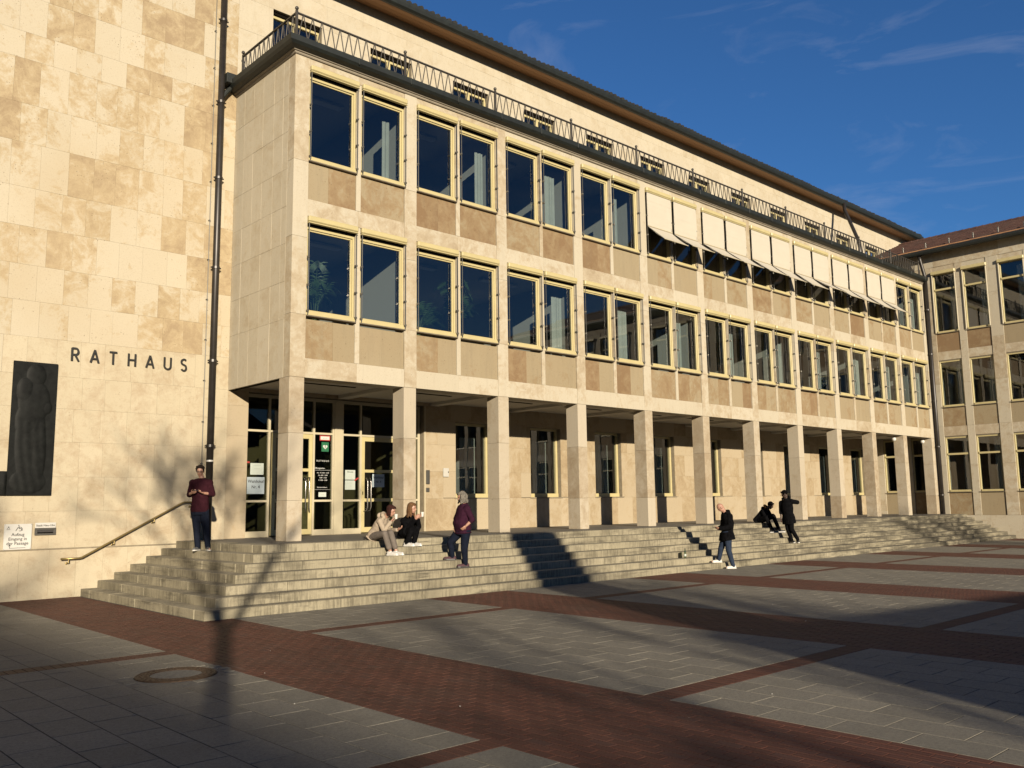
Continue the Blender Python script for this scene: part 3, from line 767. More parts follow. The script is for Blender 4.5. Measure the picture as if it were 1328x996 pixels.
# --- windows of the top storey (behind the railing)
def top_window(x0, parent):
    b = MB(); x1 = x0+1.49; y = YW+.15; z0, z1 = 11.72, 14.05
    b.cbox(x0, x0+.06, y, y+.1, z0, z1, .005); b.cbox(x1-.06, x1, y, y+.1, z0, z1, .005); b.cbox(x0+.06, x1-.06, y, y+.1, z1-.17, z1-.09, .005); b.cbox(x0+.69, x0+.80, y-.01, y+.1, z0, z1-.17, .005)
    b.cbox(x0+.06, x1-.06, y, y+.1, z0, z0+.1, .005)
    fr = b.build('top_window', M['yellow'], parent, origin=(x0, y, z0))
    for a, c_ in ((x0+.055, x0+.695), (x0+.795, x1-.055)): MB().box(a, c_, y+.05, y+.058, z0+.09, z1-.16).build('pane', M['glass'], fr)
    MB().box(x0+.005, x1-.005, YW+.10, YW+.24, z1-.09, z1-.001).build('recess_shade', M['black'], fr)  # black strip drawn in as the shadow of the reveal
    return fr
tw = top_window(.97, hall)
for k in range(1, 12): dup(tw, (3.1*k, 0, 0), hall)

# --- windows of the arcade wall
def low_window(x0, parent):
    x1 = x0+1.4; z0, z1 = .95, 3.2; y = YW+.16; b = MB(); t = .07
    b.cbox(x0, x0+t, y, y+.12, z0+.05, z1, .006); b.cbox(x1-t, x1, y, y+.12, z0+.05, z1, .006); b.cbox(x0+t, x1-t, y, y+.12, z1-t, z1, .006); b.cbox(x0, x1, y-.02, y+.12, z0+.0, z0+.12, .006)
    fr = b.build('arcade_window', M['yellow'], parent, origin=(x0, y, z0))
    MB().box(x0+t-.01, x1-t+.01, y+.06, y+.068, z0+.11, z1-t+.01).build('pane', M['glass'], fr)
    MB().cbox(x0-.04, x1+.04, YW-.03, YW+.18, z0-.035, z0-.002, .006).build('sill', M['mortar'], fr)
    curtain(x0+.40, x0+1.02, y+.14, .98, 2.78, fr, int(x0))
    return fr
lw = low_window(3.1*2+1.0, hall)
for k in range(3, 11): dup(lw, (3.1*(k-2), 0, 0), hall)

# --- entrance front: mullions, panes, two doors
YE = 3.25
ent = empty('entrance_front', (3.28, YE, 0)); par(ent, hall)
mul = [(0.55, .60), (1.20, 1.26), (2.49, 2.545), (3.08, 3.13), (3.37, 3.42), (3.95, 4.005), (5.27, 5.33), (5.93, 6.00)]
b = MB()
for a, c_ in mul: b.cbox(a, c_, YE-.03, YE+.08, .0, 3.60, .005)
b.cbox(3.13, 3.37, YE-.05, YE+.09, 0, 3.60, .006)
for a, c_, lowbar in ((.60, 1.20, 1), (1.26, 2.49, 0), (2.545, 3.08, 1), (3.42, 3.95, 1), (4.005, 5.27, 0), (5.33, 5.93, 1)):
    b.cbox(a, c_, YE-.028, YE+.07, 3.52, 3.60, .004); b.cbox(a, c_, YE-.028, YE+.07, 2.645, 2.70, .004)
    if lowbar:
        b.cbox(a, c_, YE-.028, YE+.07, .87, .925, .004); b.cbox(a, c_, YE-.032, YE+.07, .0, .15, .006)
b.build('entrance_frame', M['cream'], ent)
for a, c_, lowbar in ((.60, 1.20, 1), (1.26, 2.49, 0), (2.545, 3.08, 1), (3.42, 3.95, 1), (4.005, 5.27, 0), (5.33, 5.93, 1)):
    MB().box(a-.005, c_+.005, YE+.02, YE+.03, 2.69, 3.53).build('pane', M['glass_door'], ent)
    if lowbar:
        MB().box(a-.005, c_+.005, YE+.02, YE+.03, .92, 2.65).build('pane', M['glass_door'], ent)
        MB().box(a-.005, c_+.005, YE+.02, YE+.03, .14, .875).build('pane', M['glass_door'], ent)
def door(x0, x1, hinge_left, open_=0):
    d = MB(); t = .105
    d.cbox(x0, x0+t, YE-.02, YE+.05, .03, 2.64, .006); d.cbox(x1-t, x1, YE-.02, YE+.05, .03, 2.64, .006)
    for z0, z1 in ((.03, .17), (.86, .95), (1.66, 1.74), (2.52, 2.64)): d.cbox(x0+t, x1-t, YE-.018, YE+.05, z0, z1, .005)
    o = d.build('entrance_door', M['yellow'], hall)
    for z0, z1 in ((.16, .87), (.94, 1.67), (1.73, 2.53)): MB().box(x0+t-.01, x1-t+.01, YE+.01, YE+.018, z0, z1).build('pane', M['glass_door'], o)
    hx = x0+.12 if not hinge_left else x1-.12; sgn = 1 if not hinge_left else -1
    h = MB()
    for dx in (0, .11):
        h.tube([(hx+sgn*dx, YE-.03, 1.50), (hx+sgn*dx, YE-.10, 1.50), (hx+sgn*(dx+.02), YE-.12, 1.40), (hx+sgn*(dx+.02), YE-.12, .72), (hx+sgn*dx, YE-.10, .62), (hx+sgn*(dx-.05), YE-.03, .60)], .016, 8)
    h.build('door_handle', M['steel'], o, smooth=True)
    MB().cbox(x0+.03, x0+.055, YE-.026, YE-.018, 1.05, 1.14, .003).build('lock_plate', M['black'], o)
    return o
door(1.32, 2.485, True); door(4.01, 5.265, False)
# side light leaf standing ajar behind the first column
d = MB(); d.cbox(1.262, 1.30, YE-.55, YE-.03, .03, 2.62, .006); 
MB().cbox(1.262, 1.30, YE+.08, YE+.6, .03, 2.6, .005).build('draught_lobby_post', M['lobby'], ent)
# lobby
wl = MB(); wl.box(-.3, 6.2, 7.5, 7.7, 0, 3.8); wl.box(-.4, -.3, 3.4, 7.6, 0, 3.8); wl.box(6.15, 6.25, 3.4, 7.6, 0, 3.8); wl.box(2.2, 2.3, 5.0, 7.5, 0, 3.8)
wl.build('lobby_wall', M['lobby'], hall); MB().box(-.3, 6.2, 3.24, 9, -.04, -.006).build('lobby_floor', M['roomfloor'], hall)
b = MB(); b.box(2.6, 2.66, 5.6, 5.9, 0, 2.2); b.box(3.0, 3.06, 5.6, 5.9, 0, 2.2); b.box(4.5, 4.9, 6, 6.05, .0, 2.3); b.box(.75, 1.1, 5.0, 5.1, 0, 1.1); b.build('lobby_screen', M['cream'], hall)
# pale jamb strip and call panel right of the entrance
MB().cbox(6.025, 6.06, YW-.02, YW+.2, 0, 3.6, .004).build('entrance_jamb', M['cream'], hall)
t_ = tag(MB().cbox(6.08, 6.20, YW-.045, YW-.004, 1.35, 1.75, .008).build('intercom_panel', M['rod']), 'narrow grey intercom panel on the wall right of the entrance doors', 'intercom')
t_ = MB().cbox(6.08, 6.20, YW-.03, YW-.004, 1.12, 1.24, .006).build('intercom_lens', M['rod'], t_)
t_ = tag(MB().cbox(6.70, 6.90, YW-.05, YW-.004, 1.56, 1.82, .008).build('junction_box', M['plaster']), 'small pale wall box between entrance and first arcade window', 'wall box')
MB().cbox(6.86, 6.89, YW-.056, YW-.048, 1.68, 1.72, .003).build('latch', M['print'], t_)

# --- notices on the entrance glass
def sheet(name, x0, x1, z0, z1, mat, label, cat, y=YE+.006, lines=(), group=None):
    o = tag(MB().box(x0, x1, y-.003, y, z0, z1).build(name, mat), label, cat, group)
    for (s, size, z, m_) in lines: text(s, size, ((x0+x1)/2, y-.005, z), m_, o, 'lettering', .0008)
    return o
sheet('polling_notice', .66, 1.13, 1.08, 1.50, M['bluepaper'], 'white polling notice reading Wahllokal Nr. 4 on the glass left of the corner column', 'notice', lines=(('Wahllokal', .105, 1.36, M['print']), ('Nr. 4', .105, 1.22, M['print'])))
sheet('opening_notice', .74, 1.10, 1.56, 1.85, M['paper'], 'small pale notice directly above the polling notice on the left glass', 'notice', lines=(('- - - - - - -', .05, 1.78, M['print']), ('- - - - -', .05, 1.70, M['print'])))
t_ = tag(MB().cbox(.62, .72, YE-.002, YE+.006, 1.85, 1.89, .002).build('arrow_sticker', M['red']), 'orange arrow sticker pointing at the notice beside the left jamb', 'sticker')
sheet('door_notice', 4.38, 4.78, 1.26, 1.62, M['bluepaper'], 'bluish polling notice hanging on the glass of the right yellow door', 'notice', y=YE+.006, lines=(('Wahllokal', .085, 1.50, M['print']), ('Nr. 4', .085, 1.38, M['print'])))
sheet('upper_notice', 3.50, 3.82, 1.46, 1.72, M['paper'], 'upper of two pale notices on the glass left of the right yellow door', 'notice', lines=(('Hinweis', .06, 1.65, M['print']), ('- - - - - -', .035, 1.58, M['print']), ('- - - - - -', .035, 1.53, M['print'])))
sheet('lower_notice', 3.50, 3.82, 1.19, 1.44, M['paper'], 'lower of two pale notices on the glass left of the right yellow door', 'notice', lines=(('- - - - - -', .035, 1.36, M['print']), ('- - - - -', .035, 1.28, M['print'])))
m = MB(); m.poly([(3.80, YE, 1.42), (3.93, YE, 1.49), (3.92, YE, 1.53), (3.79, YE, 1.46)]); m.poly([(3.79, YE+.004, 1.46), (3.92, YE+.004, 1.53), (3.93, YE+.004, 1.49), (3.80, YE+.004, 1.42)])
tag(m.build('arrow_sticker', M['red']), 'pink arrow sticker beside the two pale notices', 'sticker')
o = sheet('defibrillator_sign', 2.76, 2.98, 2.20, 2.45, M['green'], 'green defibrillator sign with white heart at the top of the middle glass', 'sign')
hp = [(2.87+.07*(math.sin(t)**3), YE+.001, 2.325+.065*((13*math.cos(t)-5*math.cos(2*t)-2*math.cos(3*t)-math.cos(4*t))/16)) for t in [2*math.pi*i/28 for i in range(28)]]
MB().poly(hp[::-1]).build('heart', M['white_print'], o)
MB().poly([(2.885, YE-.001, 2.38), (2.85, YE-.001, 2.32), (2.87, YE-.001, 2.325), (2.86, YE-.001, 2.27), (2.895, YE-.001, 2.335), (2.872, YE-.001, 2.33)][::-1]).build('bolt', M['green'], o)
o = sheet('red_framed_sign', 2.70, 3.02, 2.49, 2.63, M['red'], 'small white sign with red frame above the green defibrillator sign', 'sign')
MB().box(2.725, 2.995, YE-.001, YE+.002, 2.515, 2.605).build('sign_face', M['white_sign'], o); text('- - -', .07, (2.86, YE-.003, 2.535), M['print'], o)
o = tag(empty('glass_lettering', (2.81, YE+.016, 1.2)), 'white town hall lettering and opening hours on the middle glass pane', 'lettering')
text('R A T H A U S', .062, (2.81, YE+.014, 1.93), M['white_print'], o, 'heading'); text('Öffnungszeiten', .05, (2.72, YE+.014, 1.74), M['white_print'], o, 'subheading')
MB().box(2.57, 3.05, YE+.012, YE+.015, 1.70, 1.706).build('rule', M['white_print'], o)
for i, s in enumerate(('Mo - Mi  8.00 - 12.00', 'Do  8.00 - 12.00', '14.00 - 17.30', 'Fr  8.00 - 12.00')): text(s, .042, (2.82, YE+.014, 1.62-.065*i), M['white_print'], o, 'hours')
text('Einwohnermeldeamt', .036, (2.80, YE+.014, 1.24), M['white_print'], o, 'hours'); MB().box(2.57, 3.05, YE+.012, YE+.015, 1.19, 1.194).build('rule', M['white_print'], o)
sheet('card_notice', 2.69, 2.92, 1.00, 1.12, M['paper'], 'small white card low on the middle glass under the opening hours', 'notice', lines=(('- - -', .05, 1.045, M['print']),))

# --- wall lamps at the last two columns
for k, lab in ((10, 'round white security lamp at the head of the second column from the right end'), (11, 'round white security lamp at the head of the rightmost column')):
    o = tag(empty('security_lamp', (3.1*k-.06, .42, 3.40)), lab, 'lamp')
    MB().ball((3.1*k-.10, .40, 3.46), .10, .10, .10, 12, 8).build('lamp_dome', M['white_sign'], o, True); MB().cbox(3.1*k-.06, 3.1*k-.002, .34, .46, 3.41, 3.53, .006).build('lamp_base', M['white_sign'], o)

# ------------------------------------------------------------------ things on the tower wall
def stroke(m, pts, w, y0, y1):
    """flat bar strokes in xz with depth in y"""
    n = len(pts); L = []; Rr = []
    for i, p in enumerate(pts):
        p = Vector(p); d0 = (Vector(pts[i])-Vector(pts[i-1])).normalized() if i else (Vector(pts[1])-p).normalized(); d1 = (Vector(pts[i+1])-p).normalized() if i < n-1 else d0
        nn = Vector((-d0.y, d0.x))+Vector((-d1.y, d1.x)); nn.normalize(); k = w/2/max(.4, nn.dot(Vector((-d0.y, d0.x))))
        L.append(p+nn*k); Rr.append(p-nn*k)
    for i in range(n-1):
        a, b_, c_, d_ = L[i], L[i+1], Rr[i+1], Rr[i]
        m.quad((a.x, y0, a.y), (d_.x, y0, d_.y), (c_.x, y0, c_.y), (b_.x, y0, b_.y)); m.quad((a.x, y1, a.y), (b_.x, y1, b_.y), (c_.x, y1, c_.y), (d_.x, y1, d_.y))
        m.quad((a.x, y0, a.y), (b_.x, y0, b_.y), (b_.x, y1, b_.y), (a.x, y1, a.y)); m.quad((d_.x, y0, d_.y), (d_.x, y1, d_.y), (c_.x, y1, c_.y), (c_.x, y0, c_.y))
    for a, d_ in ((L[0], Rr[0]), (L[-1], Rr[-1])): m.quad((a.x, y0, a.y), (a.x, y1, a.y), (d_.x, y1, d_.y), (d_.x, y0, d_.y))
sgn = tag(empty('wall_lettering', (-2.35, YW-.05, 3.98)), 'black metal letters spelling RATHAUS high on the travertine wall', 'lettering')
arc = lambda cx, cz, rx, rz, a0, a1, n=10: [(cx+rx*math.cos(R(a0+(a1-a0)*i/n)), cz+rz*math.sin(R(a0+(a1-a0)*i/n))) for i in range(n+1)]
H = .285
def letter(ch, x0, x1, base=3.985):
    w = x1-x0; zz = lambda t: base+H*t; S = []
    if ch == 'R': S = [[(x0, zz(0)), (x0, zz(1))], [(x0, zz(.98)), (x0+w*.45, zz(.98))]+arc(x0+w*.5, zz(.735), w*.42, H*.245, 90, -90)+[(x0, zz(.49))], [(x0+w*.45, zz(.49)), (x1, zz(0))]]
    if ch == 'A': S = [[(x0, zz(0)), ((x0+x1)/2, zz(1))], [((x0+x1)/2, zz(1)), (x1, zz(0))], [(x0+w*.2, zz(.30)), (x1-w*.2, zz(.30))]]
    if ch == 'T': S = [[((x0+x1)/2, zz(0)), ((x0+x1)/2, zz(1))], [(x0, zz(.97)), (x1, zz(.97))]]
    if ch == 'H': S = [[(x0, zz(0)), (x0, zz(1))], [(x1, zz(0)), (x1, zz(1))], [(x0, zz(.5)), (x1, zz(.5))]]
    if ch == 'U': S = [[(x0, zz(1)), (x0, zz(.32))]+arc((x0+x1)/2, zz(.30), w/2, H*.28, 180, 360)+[(x1, zz(.32)), (x1, zz(1))]]
    if ch == 'S': S = [arc((x0+x1)/2, zz(.75), w*.48, H*.23, 35, 250)+[((x0+x1)/2, zz(.51))]+arc((x0+x1)/2, zz(.26), w*.5, H*.24, 75, -150)]
    m = MB()
    for i, s in enumerate(S): stroke(m, s, .036, YW-.045-.0015*i, YW-.012+.001*i)
    o = m.build('letter', M['letter'], sgn)
    bm = bmesh.new(); bm.from_mesh(o.data); bmesh.ops.remove_doubles(bm, verts=bm.verts, dist=1e-5); bmesh.ops.recalc_face_normals(bm, faces=bm.faces); bm.to_mesh(o.data); bm.free()
for ch, a, c_ in (('R', -3.63, -3.49), ('A', -3.24, -3.07), ('T', -2.84, -2.68), ('H', -2.42, -2.27), ('A', -2.02, -1.85), ('U', -1.60, -1.45), ('S', -1.20, -1.08)): letter(ch, a, c_)

# bronze relief: plate with a standing robed figure in low relief
def relief():
    nx, nz = 70, 190; X0, X1, Z0, Z1 = -4.755, -3.905, 1.06, 3.87; m = MB()
    def bump_(px, pz, cx, cz, rx, rz, h, e=1.0):
        d = ((px-cx)/rx)**2+((pz-cz)/rz)**2; return h*max(0, 1-d)**.5*e if d < 1 else 0
    def hgt(px, pz):
        U, V = (px-X0)/(X1-X0), (pz-Z0)/(Z1-Z0); h = 0
        h = max(h, bump_(U, V, .46, .40, .34, .36, .055)); h = max(h, bump_(U, V, .50, .70, .36, .16, .075)); h = max(h, bump_(U, V, .52, .90, .22, .085, .065))
        h = max(h, bump_(U, V, .78, .66, .13, .05, .06)); h = max(h, bump_(U, V, .36, .55, .26, .14, .07)); h = max(h, bump_(U, V, .45, .10, .40, .09, .05))
        h = max(h, bump_(U, V, .30, .78, .20, .10, .085)); h = max(h, bump_(U, V, .62, .32, .20, .30, .06))
        if h > .01:
            h += .004*math.sin(U*34+V*9+4*math.sin(V*4)) * (1 if V < .55 else .2)
            h += .006*math.sin(V*22+U*13)*(.5 if V > .55 else .1)
        return h*.38
    i0 = len(m.v)
    for j in range(nz+1):
        for i in range(nx+1):
            px, pz = X0+(X1-X0)*i/nx, Z0+(Z1-Z0)*j/nz; e = 1 if 0 < i < nx and 0 < j < nz else 0
            m.v.append((px, YW-.05-hgt(px, pz)*e, pz))
    for j in range(nz):
        for i in range(nx):
            a = j*(nx+1)+i; m.f.append((a, a+1, a+nx+2, a+nx+1)); m.mi.append(0)
    o = m.build('figure_panel', M['bronze'], None, True)
    return o
rel = tag(empty('bronze_relief', (-4.9, YW-.04, 1.06)), 'dark bronze L-shaped relief of a robed figure on the wall left of the lettering', 'relief')
par(relief(), rel)
MB().cbox(-4.76, -3.90, YW-.049, YW-.006, 1.055, 3.875, .004).build('back_plate', M['bronze'], rel)
m = MB(); q = random.Random(9)
nx = 60
for i in range(nx):
    for j in range(12):
        def hp_(i_, j_):
            U, V = i_/nx, j_/12; e = 1 if 0 < j_ < 12 and 0 < i_ < nx else 0
            return (-6.6+1.84*U, YW-.05-e*(.035*max(0, math.sin(U*7+V*2))*math.sin(V*3.1)+.006*math.sin(U*40)), 1.06+.49*V)
        m.quad(hp_(i, j), hp_(i+1, j), hp_(i+1, j+1), hp_(i, j+1))
o = m.build('base_panel', M['bronze'], rel, False)
bm = bmesh.new(); bm.from_mesh(o.data); bmesh.ops.remove_doubles(bm, verts=bm.verts, dist=1e-5); bm.to_mesh(o.data); bm.free(); o.data.polygons.foreach_set('use_smooth', [True]*len(o.data.polygons))
MB().cbox(-6.62, -4.765, YW-.049, YW-.006, 1.055, 1.555, .004).build('back_plate', M['bronze'], rel)

# lift sign and letter box
o = tag(MB().cbox(-4.745, -4.225, YW-.03, YW-.006, -.055, .47, .004).build('lift_sign', M['white_sign']), 'square white sign with wheelchair symbol and arrow pointing to the lift entrance', 'sign')
yS = YW-.032
for s, z in (('Aufzug', .225), ('Eingang in', .135), ('der Passage', .045)): text(s, .088, (-4.485, yS, z), M['print'], o, 'lettering', .001)
m = MB(); stroke(m, [(-4.33, -.02), (-4.63, -.02), (-4.63, .03)], .009, yS-.001, yS+.003); m.poly([(-4.66, yS-.001, .022), (-4.60, yS-.001, .022), (-4.63, yS-.001, .05)]); m.build('arrow', M['print'], o)
m = MB(); stroke(m, arc(-4.455, .365, .045, .040, 130, -110, 12), .010, yS-.001, yS+.003); stroke(m, [(-4.475, .425), (-4.468, .375), (-4.43, .372), (-4.405, .335)], .013, yS-.001, yS+.003); m.ball((-4.478, yS, .441), .011, .003, .011, 8, 5); stroke(m, [(-4.53, .325), (-4.49, .40)], .012, yS-.001, yS+.003); m.build('wheelchair_symbol', M['print'], o)
m = MB(); m.cbox(-4.70, -4.63, yS-.001, yS+.003, .355, .362, .001); stroke(m, [(-4.69, .375), (-4.665, .405), (-4.64, .375)], .008, yS-.001, yS+.003); m.ball((-4.665, yS, .412), .010, .003, .010, 8, 5); m.build('lift_symbol', M['print'], o)
m = MB()
for sx in (-4.73, -4.24):
    for sz in (-.04, .455): m.ball((sx, YW-.03, sz), .006, .004, .006, 6, 4)
m.build('screw', M['steel'], o)
o = tag(empty('letter_slot', (-3.965, YW-.02, .23)), 'grey metal letter slot with white name plate in the wall right of the lift sign', 'letter box')
MB().cbox(-4.165, -3.765, YW-.025, YW-.006, .375, .485, .003).build('name_plate', M['white_sign'], o); text('Stadt Neu-Ulm', .06, (-3.965, YW-.028, .408), M['print'], o, 'lettering', .001)
m = MB(); m.cbox(-4.17, -3.76, YW-.035, YW-.006, .335, .372, .004); m.cbox(-4.17, -3.76, YW-.035, YW-.006, .225, .262, .004); m.cbox(-4.17, -4.12, YW-.034, YW-.006, .262, .335, .003); m.cbox(-3.81, -3.76, YW-.034, YW-.006, .262, .335, .003); m.build('slot_frame', M['rod'], o)
MB().cbox(-4.12, -3.81, YW-.024, YW-.006, .285, .335, .003).build('slot_flap', M['steel'], o); MB().box(-4.12, -3.81, YW-.012, YW-.007, .262, .285).build('slot_gap', M['black'], o)

# handrail beside the steps
o = tag(empty('handrail', (-2.3, YW-.1, -.35)), 'brass handrail sloping up the wall beside the steps', 'handrail')
yr = YW-.11
MB().tube([(-3.66, yr, -.285), (-3.30, yr, -.285), (-3.24, yr, -.275), (-1.10, yr, .865), (-1.04, yr, .885), (-.80, yr, .885)], .021, 10).build('rail', M['brass'], o, True)
for x, z in ((-3.50, -.285), (-2.58, .075), (-1.72, .535), (-.86, .885)):
    m = MB(); m.tube([(x, yr, z-.01), (x, yr, z-.085), (x-.01, YW-.05, z-.10), (x-.01, YW-.004, z-.10)], .011, 8); m.ball((x-.01, YW-.006, z-.10), .028, .01, .028); m.build('rail_bracket', M['brass'], o)

# downpipes and lightning conductor
def downpipe(name, x, y, z0, z1, rad, rings, label, bracket=True, mat=M['pipe']):
    o = tag(empty(name, (x, y, z0)), label, 'downpipe')
    MB().tube([(x, y, z0), (x, y, z1)], rad, 14).build('pipe', mat, o, True)
    for z in rings:
        m = MB(); m.lathe((x, y, z), [(rad+.003, -.035), (rad+.016, -.03), (rad+.016, .03), (rad+.003, .035)], 14); m.cbox(x-.012, x+.012, y, y+.16, z-.014, z+.014, .003)
        m.cbox(x-rad-.05, x+rad+.05, y-.012, y+.012, z-.016, z+.016, .003); m.build('pipe_collar', mat, o)
    return o
p1 = downpipe('downpipe', -.47, YW-.13, -.15, 15.2, .082, (2.22, 4.28, 6.6, 8.9, 10.9, 13.1), 'tall dark downpipe on the tower wall left of the projecting wing')
MB().lathe((-.47, YW-.13, 1.86), [(.084, -.02), (.0845, -.015), (.0845, .015), (.084, .02)], 14).build('white_band', M['white_sign'], p1)
m = MB(); m.cbox(-.42, -.02, YW-.33, YW-.03, 11.40, 11.66, .01); m.tube([(-.10, YW-.14, 11.5), (-.33, YW-.14, 11.22), (-.44, YW-.135, 11.05)], .06, 10); m.build('gutter_hopper', M['gutter'], p1)
m = MB(); m.tube([(-.63, YW-.05, -.9), (-.63, YW-.05, 15.2)], .010, 6)
for z in [-.2+1.0*i for i in range(16)]: m.cbox(-.65, -.61, YW-.06, YW-.002, z-.012, z+.012, .003)
o = tag(m.build('lightning_conductor', M['rod']), 'thin lightning conductor cable running up the wall beside the tall downpipe', 'cable')
p2 = downpipe('downpipe', 34.42, -.16, ZG, 11.35, .085, (0.9, 3.2, 5.4, 7.7, 9.9), 'dark downpipe in the inner corner where the side wing meets the arcade')
MB().tube([(34.15, -.05, 12.62), (34.2, -.07, 12.35), (34.38, -.15, 11.62), (34.42, -.16, 11.30)], .085, 10).build('pipe_bend', M['pipe'], p2, True)
m = MB(); m.tube([(31.4, 2.26, 15.28), (31.3, 2.2, 14.9), (30.2, 1.1, 12.9), (30.1, 1.0, 12.5), (30.1, 1.0, 11.56)], .085, 10)
tag(m.build('eaves_downpipe', M['pipe'], smooth=True), 'slanting pipe from the main eaves down to the terrace near the right end', 'downpipe')

# ------------------------------------------------------------------ side wing on the right
XR = 34.6
wing = tag(empty('side_wing', (XR+3, -10, ZG)), 'side wing with brown tiled roof closing the right of the square', 'side wing')
YB = -33.5
wins = []
k = 0; y = 2.85
ywin = []
yy = -.41
for k in range(-1, 11):
    y0 = -.41-3.03*k
    for a in (y0, y0-1.41): ywin.append((a-1.08, a))
lev = [(1.04, 3.64, True, 'low'), (5.09, 7.32, False, 'mid'), (8.70, 11.66, True, 'up')]
holes = [(a, c_, z0, z1) for a, c_ in ywin for z0, z1, _, _ in lev]
rc = [(YB, 3.04, ZG-.2, 12.85)]
for h in holes: rc = minus(rc, h)
m = MB()
for a, c_, z0, z1 in rc: m.box(XR+.03, XR+.36, a, c_, z0, z1)
m.build('wall_core', M['mortar'], wing)
q = random.Random(55)
stuffm = {}
def wp(name, mat, y0, y1, z0, z1, proud=0.0):
    if y1 > -7.5: MB().cbox(XR-proud+q.uniform(-.002, .002), XR+.04, y0+.0015, y1-.0015, z0+.0015, z1-.0015, .004).build(name, mat, wing)
    else:
        sm = stuffm.setdefault(name, (MB(), mat)); sm[0].cbox(XR-proud, XR+.04, y0+.0015, y1-.0015, z0+.0015, z1-.0015, .004)
ys_ = sorted([v for a, c_ in ywin for v in (a, c_)])
edges = [YB]+ys_+[3.04]
for i in range(0, len(edges)-1):
    a, c_ = edges[i], edges[i+1]; iswin = i % 2 == 1
    wdt = c_-a
    if not iswin:                                    # piers and posts
        wide = wdt > .40
        for z0, z1 in ((-.05, 2.3), (2.3, 4.15), (4.15, 6.2), (6.2, 8.2), (8.2, 10.3), (10.3, 12.0)): wp('pier_stone', M['facade'], a, c_, z0, z1, .02 if wide else .012)
    else:
        wp('spandrel_panel', M['spandrel'], a, c_, -.05, 1.00, -.02)
        for z0, z1, mt, pr in ((3.68, 4.14, 'facade', 0), (4.14, 5.05, 'spandrel', -.02), (7.36, 7.78, 'facade', 0), (7.78, 8.66, 'spandrel', -.02), (11.70, 12.0, 'facade', 0)):
            wp('spandrel_panel' if mt == 'spandrel' else 'band_stone', M[mt], a, c_, z0, z1, pr)
y = YB
while y < 3.0:
    y1 = min(y+1.5, 3.04); wp('frieze_stone', M['facade'], y, y1, 12.0, 12.86, .022); wp('plinth_stone', M['facade'], y, y1, ZG-.05, -.055, .06); y = y1
for nm, (sm, mt) in stuffm.items(): tag(sm.build(nm, mt, wing), kind='stuff')
def side_window(h, transom, name, y1, z0):
    b = MB(); t = .06; X0, X1 = XR+.05, XR+.17; ya = y1-1.08
    b.cbox(X0, X1, ya, ya+t, z0, z0+h, .005); b.cbox(X0, X1, y1-t, y1, z0, z0+h, .005); b.cbox(X0, X1, ya+t, y1-t, z0+h-.07, z0+h, .005); b.cbox(X0-.03, X1, ya+t, y1-t, z0, z0+.09, .005)
    ft = b
    if transom:
        zt = z0+h-.86; b.cbox(X0-.02, X1, ya+t, y1-t, zt, zt+.09, .005)
    fr = b.build(name, M['yellow'], wing, origin=(XR, y1, z0))
    if transom:
        MB().box(XR+.11, XR+.118, ya+t-.01, y1-t+.01, z0+.08, zt+.01).build('pane', M['glass'], fr); MB().box(XR+.11, XR+.118, ya+t-.01, y1-t+.01, zt+.08, z0+h-.06).build('pane', M['glass'], fr)
    else: MB().box(XR+.11, XR+.118, ya+t-.01, y1-t+.01, z0+.08, z0+h-.06).build('pane', M['glass'], fr)
    MB().cbox(XR-.05, XR+.1, ya-.01, y1+.01, z0-.035, z0-.003, .005).build('sill', M['sill'], fr)
    if h > 2.8:
        MB().cbox(XR-.13, XR+.02, ya-.03, y1+.03, z0+h-.06, z0+h+.10, .02).build('blind_box', M['yellow'], fr)
        for gy in (ya+.01, y1-.01): MB().cbox(XR-.07, XR-.03, gy-.022, gy+.022, z0+.02, z0+h-.07, .006).build('guide_rail', M['cream'], fr)
    m = MB(); n = 8; w_ = .55 if int(y1*7) % 2 else .3
    for i in range(n):
        p0, p1 = ya+.1+w_*i/n, ya+.1+w_*(i+1)/n; m.quad((XR+.30+.02*(i % 2), p0, z0+.05), (XR+.30+.02*((i+1) % 2), p1, z0+.05), (XR+.30+.02*((i+1) % 2), p1, z0+h-.2), (XR+.30+.02*(i % 2), p0, z0+h-.2))
        m.quad((XR+.306+.02*((i+1) % 2), p1, z0+.05), (XR+.306+.02*(i % 2), p0, z0+.05), (XR+.306+.02*(i % 2), p0, z0+h-.2), (XR+.306+.02*((i+1) % 2), p1, z0+h-.2))
    m.build('curtain', M['curtain'], fr)
    return fr
for z0, z1, tr, nm in lev:
    pr = None
    for a, c_ in ywin:
        if z0 > 2 and a > -.45: continue
        if pr is None: pr = side_window(z1-z0, tr, 'side_window', c_, z0)
        else: dup(pr, (0, c_-pr.location.y, 0), wing)
m = MB()
for z0, z1 in ((-.2, 4.3), (4.5, 8.0), (8.2, 12.2)):
    m.box(XR+.36, XR+5, YB, 3.0, z0, z0+.05); m.box(XR+5, XR+5.2, YB, 3.0, z0, z1); m.box(XR+.36, XR+5, YB, 3.0, z1, z1+.1)
    for k in range(0, 12): m.box(XR+.36, XR+5, -.05-3.03*k, .05-3.03*k, z0, z1)
m.build('room_shell', M['plaster'], wing)
m = MB(); m.box(XR+.04, 44, YB-.3, YB+.05, ZG-.2, 12.85); m.box(43.7, 44, YB, 3.0, ZG-.2, 12.85); m.build('rear_wall', M['mortar'], wing)
